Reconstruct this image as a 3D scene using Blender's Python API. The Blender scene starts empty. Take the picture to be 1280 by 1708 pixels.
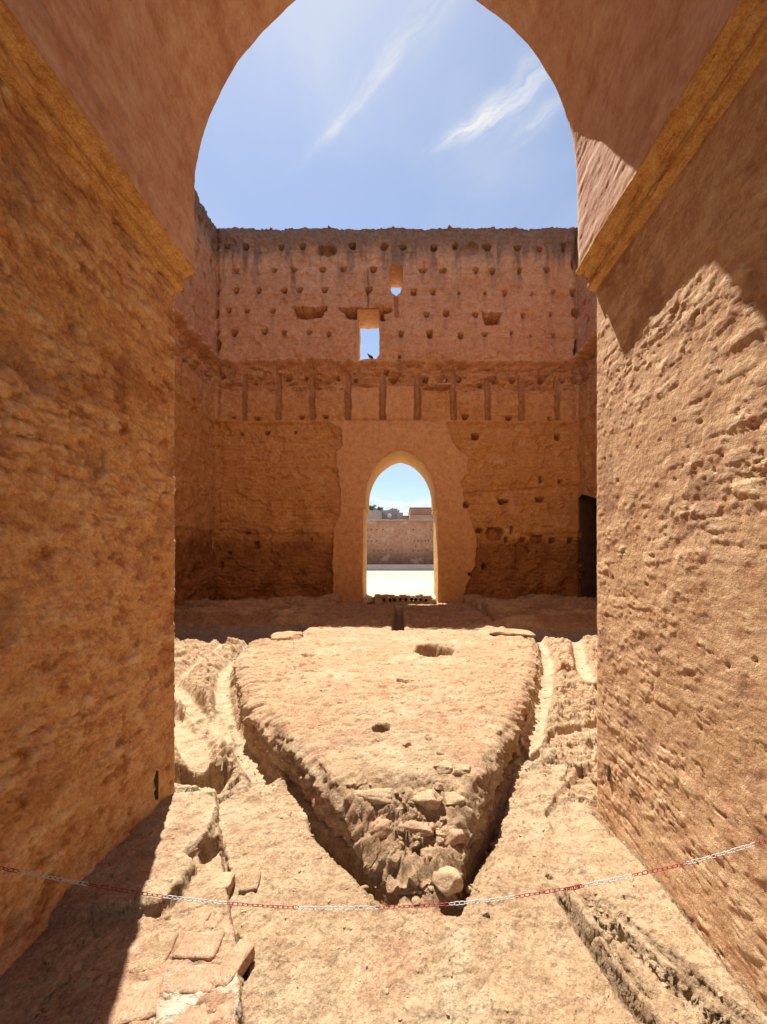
import bpy, bmesh, math, random
import numpy as np
from mathutils import Vector, Matrix

random.seed(7)
rng = np.random.default_rng(11)
C = bpy.context.scene.collection
scene = bpy.context.scene

# ------------------------------------------------------------------ camera
EYE = 1.65
F = 620.0                      # focal length in photograph pixels
CU, CV = 668.0, 940.0          # principal point in the photograph
cam_d = bpy.data.cameras.new('camera')
cam = bpy.data.objects.new('camera', cam_d)
C.objects.link(cam)
cam.location = (0, 0, EYE)
cam.rotation_euler = (math.radians(90), 0, 0)
cam_d.sensor_fit = 'VERTICAL'
cam_d.sensor_height = 36.0
cam_d.sensor_width = 27.0
cam_d.lens = 36.0 * F / 1708.0
cam_d.shift_x = -28.0 / 1708.0
cam_d.shift_y = 86.0 / 1708.0
cam_d.clip_start = 0.05
cam_d.clip_end = 5000
scene.camera = cam

# ------------------------------------------------------------------ light
SUN_EL = math.atan2(1427.0, math.hypot(620, 268))
SUN_AZ = math.atan2(-268.0, 620.0)           # from +Y, negative = to the left
sun_d = bpy.data.lights.new('sun', 'SUN')
sun_d.energy = 4.3
sun_d.angle = math.radians(0.5)
sun_d.color = (1.0, 0.95, 0.86)
sun = bpy.data.objects.new('sun', sun_d)
C.objects.link(sun)
sdir = Vector((math.sin(SUN_AZ) * math.cos(SUN_EL), math.cos(SUN_AZ) * math.cos(SUN_EL), math.sin(SUN_EL)))
sun.rotation_euler = (-sdir).to_track_quat('-Z', 'Y').to_euler()
sun.location = sdir * 60

world = bpy.data.worlds.new('World')
scene.world = world
world.use_nodes = True
wn = world.node_tree.nodes
wl = world.node_tree.links
wn.clear()


def wnode(t, **kw):
    n = wn.new(t)
    for k, v in kw.items():
        setattr(n, k, v)
    return n


def wmath(op, a, b=None, c=None, clamp=False):
    n = wn.new('ShaderNodeMath')
    n.operation = op
    n.use_clamp = clamp
    for i, x in enumerate((a, b, c)):
        if x is None:
            continue
        if isinstance(x, (int, float)):
            n.inputs[i].default_value = x
        else:
            wl.new(x, n.inputs[i])
    return n.outputs[0]


def build_world():
    out = wnode('ShaderNodeOutputWorld')
    bg = wnode('ShaderNodeBackground')
    bg.inputs['Strength'].default_value = 0.076
    sky = wnode('ShaderNodeTexSky')
    sky.sky_type = 'NISHITA'
    sky.sun_disc = False
    sky.sun_elevation = SUN_EL
    sky.sun_rotation = SUN_AZ
    sky.altitude = 1500
    sky.air_density = 1.0
    sky.dust_density = 0.5
    sky.ozone_density = 0.3
    tc = wnode('ShaderNodeTexCoord')
    sep = wnode('ShaderNodeSeparateXYZ')
    nrm = wnode('ShaderNodeVectorMath', operation='NORMALIZE')
    wl.new(tc.outputs['Generated'], nrm.inputs[0])
    wl.new(nrm.outputs[0], sep.inputs[0])
    dx, dy, dz = sep.outputs
    zc = wmath('MAXIMUM', dz, 0.03)
    px = wmath('DIVIDE', dx, zc)
    py = wmath('DIVIDE', dy, zc)

    def axis(cx, cy, ax, ay):
        # coordinates along / across a streak on the cloud layer
        rx = wmath('SUBTRACT', px, cx)
        ry = wmath('SUBTRACT', py, cy)
        t = wmath('ADD', wmath('MULTIPLY', rx, ax), wmath('MULTIPLY', ry, ay))
        n = wmath('ADD', wmath('MULTIPLY', rx, -ay), wmath('MULTIPLY', ry, ax))
        return t, n

    def noise(vx, vy, scale, detail=6, rough=0.6, dist=0.0, off=0.0):
        cb = wnode('ShaderNodeCombineXYZ')
        wl.new(vx, cb.inputs[0]) if not isinstance(vx, float) else None
        wl.new(vy, cb.inputs[1])
        cb.inputs[2].default_value = off
        nt = wnode('ShaderNodeTexNoise')
        nt.inputs['Scale'].default_value = scale
        nt.inputs['Detail'].default_value = detail
        nt.inputs['Roughness'].default_value = rough
        nt.inputs['Distortion'].default_value = dist
        wl.new(cb.outputs[0], nt.inputs['Vector'])
        return nt.outputs['Fac']

    def gauss(x, w):
        q = wmath('DIVIDE', x, w)
        return wmath('POWER', 2.718, wmath('MULTIPLY', wmath('MULTIPLY', q, q), -1.0))

    def remap(x, a, b):
        mr = wnode('ShaderNodeMapRange')
        mr.interpolation_type = 'SMOOTHSTEP'
        wl.new(x, mr.inputs[0])
        mr.inputs[1].default_value = a
        mr.inputs[2].default_value = b
        return mr.outputs[0]

    def streak(cx, cy, ax, ay, wt, wn_, gain, off, wob=0.05):
        t, n = axis(cx, cy, ax, ay)
        wobn = noise(px, py, 5.0, 4, 0.6, 0.3, off)
        n2 = wmath('ADD', n, wmath('MULTIPLY', wmath('SUBTRACT', wobn, 0.5), wob))
        m = wmath('MULTIPLY', gauss(t, wt), gauss(n2, wn_))
        fib = noise(wmath('MULTIPLY', t, 0.22), n2, 34.0, 6, 0.65, 0.4, off + 3)
        return wmath('MULTIPLY', wmath('MULTIPLY', m, remap(fib, 0.25, 0.75)), gain)

    s = streak(0.17, 0.845, 0.859, -0.512, 0.075, 0.016, 1.3, 1.0, 0.06)
    s = wmath('ADD', s, streak(0.25, 0.80, 0.80, -0.60, 0.11, 0.035, 0.6, 2.0, 0.12))
    s = wmath('ADD', s, streak(0.31, 0.83, 0.70, -0.70, 0.06, 0.022, 0.5, 7.0, 0.1))
    s = wmath('ADD', s, streak(-0.10, 0.81, 0.784, -0.62, 0.14, 0.012, 0.55, 5.0, 0.05))
    s = wmath('ADD', s, streak(0.00, 0.72, 0.784, -0.62, 0.16, 0.028, 0.35, 8.0, 0.05))
    # thin general veil, thicker towards the sun
    veil = remap(noise(px, py, 1.6, 7, 0.55, 0.5, 4.0), 0.35, 0.8)
    sx = wmath('SUBTRACT', px, math.tan(math.pi / 2 - SUN_EL) * math.sin(SUN_AZ))
    sy = wmath('SUBTRACT', py, math.tan(math.pi / 2 - SUN_EL) * math.cos(SUN_AZ))
    near = gauss(wmath('POWER', wmath('ADD', wmath('MULTIPLY', sx, sx), wmath('MULTIPLY', sy, sy)), 0.5), 0.34)
    s = wmath('ADD', s, wmath('MULTIPLY', veil, wmath('ADD', 0.26, wmath('MULTIPLY', near, 0.50))))
    s = wmath('ADD', s, wmath('MULTIPLY', near, 0.20))
    s = wmath('ADD', s, 0.13)
    s = wmath('MINIMUM', s, 0.95)
    # cumulus bank low over the horizon
    az = wmath('ARCTAN2', dx, dy)
    bn = noise(wmath('MULTIPLY', az, 1.0), wmath('MULTIPLY', dz, 1.6), 16.0, 7, 0.55, 0.2, 9.0)
    top = wmath('ADD', 0.142, wmath('MULTIPLY', bn, 0.075))
    bank = wmath('SUBTRACT', top, dz)
    bank = remap(bank, 0.0, 0.012)
    bshade = remap(noise(az, wmath('MULTIPLY', dz, 1.8), 26.0, 6, 0.6, 0.3, 2.0), 0.2, 0.8)

    mix1 = wnode('ShaderNodeMixRGB')
    wl.new(s, mix1.inputs[0])
    wl.new(sky.outputs[0], mix1.inputs[1])
    mix1.inputs[2].default_value = (4.6, 4.6, 4.6, 1)
    colb = wnode('ShaderNodeMixRGB')
    wl.new(bshade, colb.inputs[0])
    colb.inputs[1].default_value = (3.4, 4.0, 4.6, 1)
    colb.inputs[2].default_value = (5.4, 5.7, 6.0, 1)
    mix2 = wnode('ShaderNodeMixRGB')
    wl.new(wmath('MULTIPLY', bank, 0.9), mix2.inputs[0])
    wl.new(mix1.outputs[0], mix2.inputs[1])
    wl.new(colb.outputs[0], mix2.inputs[2])
    wl.new(mix2.outputs[0], bg.inputs['Color'])
    wl.new(bg.outputs[0], out.inputs[0])


build_world()
scene.view_settings.view_transform = 'Standard'
scene.view_settings.look = 'None'
scene.view_settings.gamma = 1
scene.view_settings.use_curve_mapping = False
scene.view_settings.exposure = 1.38
try:
    scene.cycles.max_bounces = 8
    scene.cycles.diffuse_bounces = 6
except Exception:
    pass

# ------------------------------------------------------------------ noise
_perm = rng.permutation(256)
_perm = np.concatenate([_perm, _perm, _perm])
_ga = rng.uniform(0, 2 * np.pi, 256)
_gx, _gy = np.cos(_ga), np.sin(_ga)


def perlin(x, y, seed=0):
    x = x + seed * 17.31
    y = y + seed * 9.77
    xi = np.floor(x).astype(np.int64)
    yi = np.floor(y).astype(np.int64)
    xf = x - xi
    yf = y - yi
    xi = (xi + seed * 37) & 255
    yi = yi & 255
    u = xf * xf * xf * (xf * (xf * 6 - 15) + 10)
    v = yf * yf * yf * (yf * (yf * 6 - 15) + 10)

    def g(ix, iy, fx, fy):
        h = _perm[_perm[ix & 255] + (iy & 255)]
        return _gx[h] * fx + _gy[h] * fy
    a = g(xi, yi, xf, yf)
    b = g(xi + 1, yi, xf - 1, yf)
    c = g(xi, yi + 1, xf, yf - 1)
    d = g(xi + 1, yi + 1, xf - 1, yf - 1)
    return ((a + u * (b - a)) * (1 - v) + (c + u * (d - c)) * v) * 1.5


def fbm(x, y, octv=5, gain=0.5, seed=0, lac=2.03):
    s = 0
    a = 1.0
    f = 1.0
    n = 0
    for i in range(octv):
        s = s + a * perlin(x * f, y * f, seed + i * 3)
        n += a
        a *= gain
        f *= lac
    return s / n


def ridged(x, y, octv=4, gain=0.5, seed=0):
    s = 0
    a = 1.0
    f = 1.0
    n = 0
    for i in range(octv):
        s = s + a * (1 - np.abs(perlin(x * f, y * f, seed + i * 5)) * 2)
        n += a
        a *= gain
        f *= 2.1
    return s / n


def worley(x, y, seed=0):
    """F1, F2 and a random value for the nearest cell"""
    xi = np.floor(x).astype(np.int64)
    yi = np.floor(y).astype(np.int64)
    f1 = np.full(x.shape, 9.0)
    f2 = np.full(x.shape, 9.0)
    idv = np.zeros(x.shape)
    for ox in (-1, 0, 1):
        for oy in (-1, 0, 1):
            cx = xi + ox
            cy = yi + oy
            h = _perm[_perm[(cx + seed * 13) & 255] + ((cy + seed * 7) & 255)]
            h2 = _perm[h + 31]
            jx = cx + 0.15 + 0.7 * h / 255.0
            jy = cy + 0.15 + 0.7 * h2 / 255.0
            d = np.hypot(x - jx, y - jy)
            nearer = d < f1
            f2 = np.where(nearer, f1, np.minimum(f2, d))
            idv = np.where(nearer, _perm[h2 + 57] / 255.0, idv)
            f1 = np.where(nearer, d, f1)
    return f1, f2, idv


def ss(a, b, x):
    t = np.clip((x - a) / (b - a), 0, 1)
    return t * t * (3 - 2 * t)


def terr(n, k, sharp=0.25):
    """terraced version of a noise: flakes with small steps"""
    q = n * k
    fl = np.floor(q)
    fr = q - fl
    return (fl + ss(0.5 - sharp, 0.5 + sharp, fr)) / k


def sd_poly(x, y, pts, closed=True):
    """signed distance (negative inside) and nearest point"""
    pts = np.asarray(pts, float)
    n = len(pts)
    best = np.full(x.shape, 1e9)
    bx = np.zeros(x.shape)
    by = np.zeros(x.shape)
    inside = np.zeros(x.shape, bool)
    for i in range(n if closed else n - 1):
        ax, ay = pts[i]
        cx, cy = pts[(i + 1) % n]
        ex, ey = cx - ax, cy - ay
        t = np.clip(((x - ax) * ex + (y - ay) * ey) / (ex * ex + ey * ey + 1e-12), 0, 1)
        qx = ax + t * ex
        qy = ay + t * ey
        d = (x - qx) ** 2 + (y - qy) ** 2
        m = d < best
        best = np.where(m, d, best)
        bx = np.where(m, qx, bx)
        by = np.where(m, qy, by)
        if closed:
            cond = ((ay > y) != (cy > y))
            with np.errstate(divide='ignore', invalid='ignore'):
                xin = (cx - ax) * (y - ay) / (cy - ay + 1e-18) + ax
            inside ^= cond & (x < xin)
    d = np.sqrt(best)
    if closed:
        d = np.where(inside, -d, d)
    return d, bx, by


# ------------------------------------------------------------------ mesh helpers
def raw_mesh(name, co, faces, mat=None, attrs=None, smooth=True, parent=None, link=True):
    """co (n,3) float, faces (m,4) int quads"""
    me = bpy.data.meshes.new(name)
    co = np.asarray(co, np.float32)
    faces = np.asarray(faces, np.int32)
    used = np.zeros(len(co), bool)
    used[faces.ravel()] = True
    remap = np.cumsum(used) - 1
    co = co[used]
    faces = remap[faces].astype(np.int32)
    k = faces.shape[1]
    me.vertices.add(len(co))
    me.vertices.foreach_set('co', co.ravel())
    me.loops.add(faces.size)
    me.loops.foreach_set('vertex_index', faces.ravel())
    me.polygons.add(len(faces))
    me.polygons.foreach_set('loop_start', np.arange(0, faces.size, k, dtype=np.int32))
    me.polygons.foreach_set('loop_total', np.full(len(faces), k, np.int32))
    me.polygons.foreach_set('use_smooth', np.full(len(faces), smooth))
    me.update(calc_edges=True)
    if attrs:
        for an, av in attrs.items():
            a = me.attributes.new(an, 'FLOAT', 'POINT')
            a.data.foreach_set('value', np.asarray(av, np.float32).ravel()[used])
    if mat:
        me.materials.append(mat)
    o = bpy.data.objects.new(name, me)
    if link:
        C.objects.link(o)
    if parent:
        o.parent = parent
    return o


def grid_faces(n, m, flip=False, keep=None):
    i = np.arange(n - 1)[:, None]
    j = np.arange(m - 1)[None, :]
    a = i * m + j
    f = np.stack([a, a + 1, a + m + 1, a + m], -1)
    if flip:
        f = f[..., ::-1]
    if keep is not None:
        return f[keep]
    return f.reshape(-1, 4)


def bm_obj(name, bm, mat=None, parent=None, smooth=False):
    me = bpy.data.meshes.new(name)
    bm.to_mesh(me)
    bm.free()
    if smooth:
        me.polygons.foreach_set('use_smooth', [True] * len(me.polygons))
    if mat:
        me.materials.append(mat)
    o = bpy.data.objects.new(name, me)
    C.objects.link(o)
    if parent:
        o.parent = parent
    return o


def add_box(bm, x0, x1, y0, y1, z0, z1, bev=0.0):
    r = bmesh.ops.create_cube(bm, size=1)
    vs = r['verts']
    for v in vs:
        v.co = Vector(((x0 + x1) / 2 + v.co.x * (x1 - x0), (y0 + y1) / 2 + v.co.y * (y1 - y0),
                       (z0 + z1) / 2 + v.co.z * (z1 - z0)))
    if bev:
        es = list({e for v in vs for e in v.link_edges})
        bmesh.ops.bevel(bm, geom=es, offset=bev, segments=2, affect='EDGES')


def tube_mesh(bm, pts, r, seg=8, closed=False):
    pts = [Vector(p) for p in pts]
    n = len(pts)
    rings = []
    prev = None
    for i, p in enumerate(pts):
        if closed:
            t = pts[(i + 1) % n] - pts[i - 1]
        else:
            t = pts[min(i + 1, n - 1)] - pts[max(i - 1, 0)]
        t.normalize()
        if prev is None:
            up = Vector((0, 0, 1)) if abs(t.z) < 0.9 else Vector((1, 0, 0))
            a = t.cross(up).normalized()
        else:
            a = (prev - t * prev.dot(t)).normalized()
        prev = a
        b = t.cross(a)
        rr = r[i] if isinstance(r, (list, tuple)) else r
        rings.append([bm.verts.new(p + (a * math.cos(k * 2 * math.pi / seg) + b * math.sin(k * 2 * math.pi / seg)) * rr)
                      for k in range(seg)])
    for i in range(n if closed else n - 1):
        A = rings[i]
        B = rings[(i + 1) % n]
        for k in range(seg):
            bm.faces.new((A[k], A[(k + 1) % seg], B[(k + 1) % seg], B[k]))
    if not closed:
        bm.faces.new(rings[0][::-1])
        bm.faces.new(rings[-1])


def empty(name, loc=(0, 0, 0)):
    o = bpy.data.objects.new(name, None)
    o.location = loc
    C.objects.link(o)
    return o


def tag(o, label=None, cat=None, group=None, kind=None):
    if label:
        o['label'] = label
    if cat:
        o['category'] = cat
    if group:
        o['group'] = group
    if kind:
        o['kind'] = kind
    return o


# ------------------------------------------------------------------ materials
def earth_mat(name, c1, c2, c3, sc=1.0, bump=0.4, overlays=(), grain=1.0, stretch=(1, 1, 1), bdist=0.02,
              rough=0.95, crack=0.0):
    m = bpy.data.materials.new(name)
    m.use_nodes = True
    nt = m.node_tree
    N = nt.nodes
    L = nt.links
    N.clear()
    out = N.new('ShaderNodeOutputMaterial')
    bs = N.new('ShaderNodeBsdfPrincipled')
    bs.inputs['Roughness'].default_value = rough
    bs.inputs['Specular IOR Level'].default_value = 0.15
    L.new(bs.outputs[0], out.inputs[0])
    tc = N.new('ShaderNodeTexCoord')
    mp = N.new('ShaderNodeMapping')
    mp.inputs['Scale'].default_value = stretch
    L.new(tc.outputs['Object'], mp.inputs[0])

    def noise(scale, detail=8, r=0.6, dist=0.0):
        n = N.new('ShaderNodeTexNoise')
        n.inputs['Scale'].default_value = scale
        n.inputs['Detail'].default_value = detail
        n.inputs['Roughness'].default_value = r
        n.inputs['Distortion'].default_value = dist
        L.new(mp.outputs[0], n.inputs['Vector'])
        return n.outputs['Fac']

    def ramp(fac, pts):
        r = N.new('ShaderNodeValToRGB')
        el = r.color_ramp.elements
        while len(el) < len(pts):
            el.new(0.5)
        for e, (p, c) in zip(el, pts):
            e.position = p
            e.color = (*c, 1) if len(c) == 3 else c
        L.new(fac, r.inputs[0])
        return r.outputs[0]

    def mix(mode, fac, a, b):
        x = N.new('ShaderNodeMixRGB')
        x.blend_type = mode
        for i, v in ((0, fac), (1, a), (2, b)):
            if isinstance(v, (int, float)):
                x.inputs[i].default_value = v
            elif isinstance(v, tuple):
                x.inputs[i].default_value = (*v, 1)
            else:
                L.new(v, x.inputs[i])
        return x.outputs[0]

    base = ramp(noise(1.3 * sc, 6, 0.62, 0.3), [(0.32, c1), (0.5, c2), (0.68, c3)])
    mid = ramp(noise(9 * sc, 5, 0.7), [(0.3, (0.33, 0.28, 0.24)), (0.5, (0.5, 0.5, 0.5)), (0.7, (0.66, 0.67, 0.68))])
    col = mix('OVERLAY', 0.75, base, mid)
    fine = ramp(noise(55 * sc, 3, 0.75), [(0.33, (0.27, 0.24, 0.21)), (0.5, (0.5, 0.5, 0.5)), (0.66, (0.68, 0.69, 0.70))])
    col = mix('OVERLAY', 0.7 * grain, col, fine)
    for an, c, st in overlays:
        at = N.new('ShaderNodeAttribute')
        at.attribute_name = an
        mm = N.new('ShaderNodeMath')
        mm.operation = 'MULTIPLY'
        mm.use_clamp = True
        L.new(at.outputs['Fac'], mm.inputs[0])
        mm.inputs[1].default_value = st
        cc = mix('OVERLAY', 0.7, c, mid)
        cc = mix('OVERLAY', 0.6 * grain, cc, fine)
        col = mix('MIX', mm.outputs[0], col, cc)
    ck = None
    if crack > 0:
        cn = noise(4.5 * sc, 7, 0.62, 0.8)
        m1 = N.new('ShaderNodeMath')
        m1.operation = 'SUBTRACT'
        L.new(cn, m1.inputs[0])
        m1.inputs[1].default_value = 0.5
        m2 = N.new('ShaderNodeMath')
        m2.operation = 'ABSOLUTE'
        L.new(m1.outputs[0], m2.inputs[0])
        m3 = N.new('ShaderNodeMapRange')
        m3.inputs[1].default_value = 0.0
        m3.inputs[2].default_value = 0.012
        m3.inputs[3].default_value = 1.0
        m3.inputs[4].default_value = 0.0
        L.new(m2.outputs[0], m3.inputs[0])
        m4 = N.new('ShaderNodeMapRange')
        m4.inputs[1].default_value = 0.48
        m4.inputs[2].default_value = 0.60
        L.new(noise(2.6 * sc, 4, 0.6, 0.2), m4.inputs[0])
        m5 = N.new('ShaderNodeMath')
        m5.operation = 'MULTIPLY'
        L.new(m3.outputs[0], m5.inputs[0])
        L.new(m4.outputs[0], m5.inputs[1])
        ck = m5.outputs[0]
        m6 = N.new('ShaderNodeMath')
        m6.operation = 'MULTIPLY'
        L.new(ck, m6.inputs[0])
        m6.inputs[1].default_value = crack * 0.6
        col = mix('MULTIPLY', m6.outputs[0], col, (0.45, 0.36, 0.30))
    L.new(col, bs.inputs['Base Color'])
    # small pits
    vo = N.new('ShaderNodeTexVoronoi')
    vo.inputs['Scale'].default_value = 34 * sc
    vo.inputs['Randomness'].default_value = 1.0
    wp = N.new('ShaderNodeMixRGB')
    wp.blend_type = 'ADD'
    wp.inputs[0].default_value = 0.03
    nn = N.new('ShaderNodeTexNoise')
    nn.inputs['Scale'].default_value = 20 * sc
    nn.inputs['Detail'].default_value = 2
    L.new(mp.outputs[0], nn.inputs['Vector'])
    L.new(mp.outputs[0], wp.inputs[1])
    L.new(nn.outputs['Color'], wp.inputs[2])
    L.new(wp.outputs[0], vo.inputs['Vector'])
    pr_ = N.new('ShaderNodeMapRange')
    pr_.inputs[1].default_value = 0.0
    pr_.inputs[2].default_value = 0.32
    L.new(vo.outputs['Distance'], pr_.inputs[0])
    b0 = N.new('ShaderNodeBump')
    b0.inputs['Strength'].default_value = min(1.0, bump * 0.6)
    b0.inputs['Distance'].default_value = bdist * 0.35
    L.new(pr_.outputs[0], b0.inputs['Height'])
    b1 = N.new('ShaderNodeBump')
    if ck is not None:
        bc = N.new('ShaderNodeBump')
        bc.invert = True
        bc.inputs['Strength'].default_value = 1.0
        bc.inputs['Distance'].default_value = 0.012 * crack
        L.new(ck, bc.inputs['Height'])
        L.new(b0.outputs[0], bc.inputs['Normal'])
        L.new(bc.outputs[0], b1.inputs['Normal'])
    else:
        L.new(b0.outputs[0], b1.inputs['Normal'])
    b1.inputs['Strength'].default_value = min(1.0, bump)
    b1.inputs['Distance'].default_value = bdist
    L.new(noise(26 * sc, 6, 0.72, 0.2), b1.inputs['Height'])
    b2 = N.new('ShaderNodeBump')
    b2.inputs['Strength'].default_value = bump * 0.8
    b2.inputs['Distance'].default_value = bdist * 0.35
    L.new(noise(110 * sc, 3, 0.8), b2.inputs['Height'])
    L.new(b1.outputs[0], b2.inputs['Normal'])
    L.new(b2.outputs[0], bs.inputs['Normal'])
    return m


def plain_mat(name, col, rough=0.6, metal=0.0, var=0.15, scale=40):
    m = bpy.data.materials.new(name)
    m.use_nodes = True
    nt = m.node_tree
    bs = nt.nodes['Principled BSDF']
    bs.inputs['Roughness'].default_value = rough
    bs.inputs['Metallic'].default_value = metal
    n = nt.nodes.new('ShaderNodeTexNoise')
    n.inputs['Scale'].default_value = scale
    n.inputs['Detail'].default_value = 6
    r = nt.nodes.new('ShaderNodeValToRGB')
    r.color_ramp.elements[0].position = 0.3
    r.color_ramp.elements[1].position = 0.7
    r.color_ramp.elements[0].color = (*[max(0, c * (1 - var * 2)) for c in col], 1)
    r.color_ramp.elements[1].color = (*[min(1, c * (1 + var)) for c in col], 1)
    tc = nt.nodes.new('ShaderNodeTexCoord')
    nt.links.new(tc.outputs['Object'], n.inputs['Vector'])
    nt.links.new(n.outputs['Fac'], r.inputs[0])
    nt.links.new(r.outputs[0], bs.inputs['Base Color'])
    return m


OCHRE = (0.42, 0.20, 0.062)
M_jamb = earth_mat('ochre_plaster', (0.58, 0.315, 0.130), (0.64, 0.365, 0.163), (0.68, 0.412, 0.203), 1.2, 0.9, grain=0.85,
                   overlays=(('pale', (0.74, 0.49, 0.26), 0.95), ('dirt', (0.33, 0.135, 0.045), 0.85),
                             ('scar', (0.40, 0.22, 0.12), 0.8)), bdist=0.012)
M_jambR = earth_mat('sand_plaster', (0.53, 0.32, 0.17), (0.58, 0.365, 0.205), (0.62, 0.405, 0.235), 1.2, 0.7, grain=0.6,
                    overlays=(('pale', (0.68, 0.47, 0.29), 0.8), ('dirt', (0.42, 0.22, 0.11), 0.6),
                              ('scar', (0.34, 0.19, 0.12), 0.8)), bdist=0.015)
M_vault = earth_mat('pink_plaster', (0.57, 0.345, 0.235), (0.61, 0.385, 0.27), (0.64, 0.42, 0.30), 1.0, 0.4, grain=0.4,
                    overlays=(('pale', (0.64, 0.44, 0.33), 0.6), ('dirt', (0.46, 0.25, 0.16), 0.6)), bdist=0.01)
M_corn = earth_mat('ochre_moulding', (0.54, 0.30, 0.105), (0.59, 0.345, 0.13), (0.62, 0.38, 0.155), 2.0, 0.4,
                   overlays=(('pale', (0.54, 0.30, 0.11), 0.5), ('dirt', (0.36, 0.15, 0.04), 0.7)), bdist=0.008)
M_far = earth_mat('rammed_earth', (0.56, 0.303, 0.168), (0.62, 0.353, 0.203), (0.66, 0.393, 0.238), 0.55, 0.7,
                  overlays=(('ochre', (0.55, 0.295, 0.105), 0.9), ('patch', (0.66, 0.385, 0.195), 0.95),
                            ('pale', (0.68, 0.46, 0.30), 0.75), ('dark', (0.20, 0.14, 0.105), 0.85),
                            ('damp_shade', (0.20, 0.075, 0.026), 0.85)), bdist=0.05, grain=1.0)
M_floor = earth_mat('rock_floor', (0.355, 0.233, 0.135), (0.395, 0.272, 0.163), (0.43, 0.308, 0.192), 1.0, 0.8, grain=0.8,
                    overlays=(('pale', (0.46, 0.36, 0.235), 0.8), ('red', (0.37, 0.19, 0.12), 0.8),
                              ('brown', (0.24, 0.125, 0.06), 0.85), ('white', (0.56, 0.49, 0.38), 0.85)), bdist=0.03)
M_gravel = earth_mat('grey_gravel', (0.20, 0.15, 0.12), (0.24, 0.19, 0.15), (0.28, 0.22, 0.18), 4.0, 0.6, bdist=0.01)
M_stone = earth_mat('pale_stone', (0.37, 0.245, 0.145), (0.41, 0.29, 0.18), (0.45, 0.325, 0.21), 2.0, 0.8, bdist=0.008)
M_redstone = earth_mat('red_stone', (0.35, 0.205, 0.125), (0.38, 0.24, 0.150), (0.41, 0.28, 0.175), 2.0, 0.8, bdist=0.008)
M_court = earth_mat('pale_paving', (0.38, 0.335, 0.26), (0.42, 0.375, 0.29), (0.45, 0.405, 0.32), 0.5, 0.2, bdist=0.02)
M_kerb = earth_mat('grey_kerb', (0.30, 0.28, 0.27), (0.33, 0.31, 0.30), (0.36, 0.34, 0.33), 0.6, 0.2)
M_peri = earth_mat('distant_earth_wall', (0.36, 0.19, 0.12), (0.40, 0.22, 0.14), (0.44, 0.25, 0.165), 0.25, 0.4,
                   overlays=(('dark', (0.22, 0.115, 0.075), 0.85), ('pale', (0.46, 0.31, 0.22), 0.7)), bdist=0.05)

# ------------------------------------------------------------------ FAR HALL WALL
DW = 15.8                       # distance of its face
PX = F / DW                     # photo pixels per metre on it


def WX(u):
    return (u - CU) / PX


def WZ(v):
    return EYE + (CV - v) / PX


def arch_outline(front=True):
    half = [(-1.605, -0.6), (-1.605, 0.2), (-1.60, 1.6), (-1.585, 3.0), (-1.585, 3.95), (-1.55, 4.02), (-1.50, 4.08), (-1.49, 4.3),
            (-1.47, 4.8), (-1.40, 5.1), (-1.28, 5.42), (-1.12, 5.70), (-0.92, 5.96), (-0.68, 6.17), (-0.42, 6.33),
            (-0.18, 6.42), (0.0, 6.46)]
    return half + [(-x, z) for x, z in half[-2::-1]]


def resample(pts, step):
    pts = [np.array(p, float) for p in pts]
    out = []
    n = len(pts)
    for i in range(n - 1):
        a, b = pts[i], pts[i + 1]
        k = max(1, int(round(np.linalg.norm(b - a) / step)))
        for j in range(k):
            out.append(a + (b - a) * j / k)
    out.append(pts[-1])
    return np.array(out)


def rough_outline(pts, step, amp, seed, fr=2.0):
    p = resample(pts, step)
    s = np.cumsum(np.r_[0, np.hypot(*(np.diff(p, axis=0).T))])
    p[:, 0] += amp * fbm(s * fr, s * 0 + 0.3, 4, 0.6, seed)
    p[:, 1] += amp * fbm(s * fr, s * 0 + 5.3, 4, 0.6, seed + 4)
    return p


ARCH = rough_outline(arch_outline(), 0.09, 0.015, 5)
WIN = rough_outline([(WX(596), WZ(598)), (WX(596), WZ(516)), (WX(633), WZ(516)), (WX(633), WZ(592)), (WX(628), WZ(599)),
                     (WX(618), WZ(598)), (WX(612), WZ(599)), (WX(604), WZ(600)), (WX(596), WZ(603)), (WX(596), WZ(598))],
                    0.06, 0.03, 9, 4)[:-1]
OCU = rough_outline([(WX(650), WZ(478)), (WX(649), WZ(447)), (WX(653), WZ(441)), (WX(668), WZ(441)), (WX(673), WZ(447)),
                     (WX(672), WZ(478)), (WX(668), WZ(488)), (WX(661), WZ(494)), (WX(654), WZ(489)), (WX(650), WZ(478))],
                    0.06, 0.02, 14, 4)[:-1]

# scaffold (putlog) holes: photo position on the wall face, half width, half height, taper
HOLES = []


def H(lst, sx, sy, ox, oy, w=4.2, h=3.9, dep=0.5, tri=0.75):
    for p in lst:
        x, y = p[0], p[1]
        ww = p[2] if len(p) > 2 else w
        hh = p[3] if len(p) > 3 else h
        HOLES.append((ox + x / sx, oy + y / sy, ww * random.uniform(0.8, 1.15), hh * random.uniform(0.8, 1.15),
                      dep * 1.5 * random.uniform(0.8, 1.2), tri * random.uniform(0.5, 1.1)))


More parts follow.
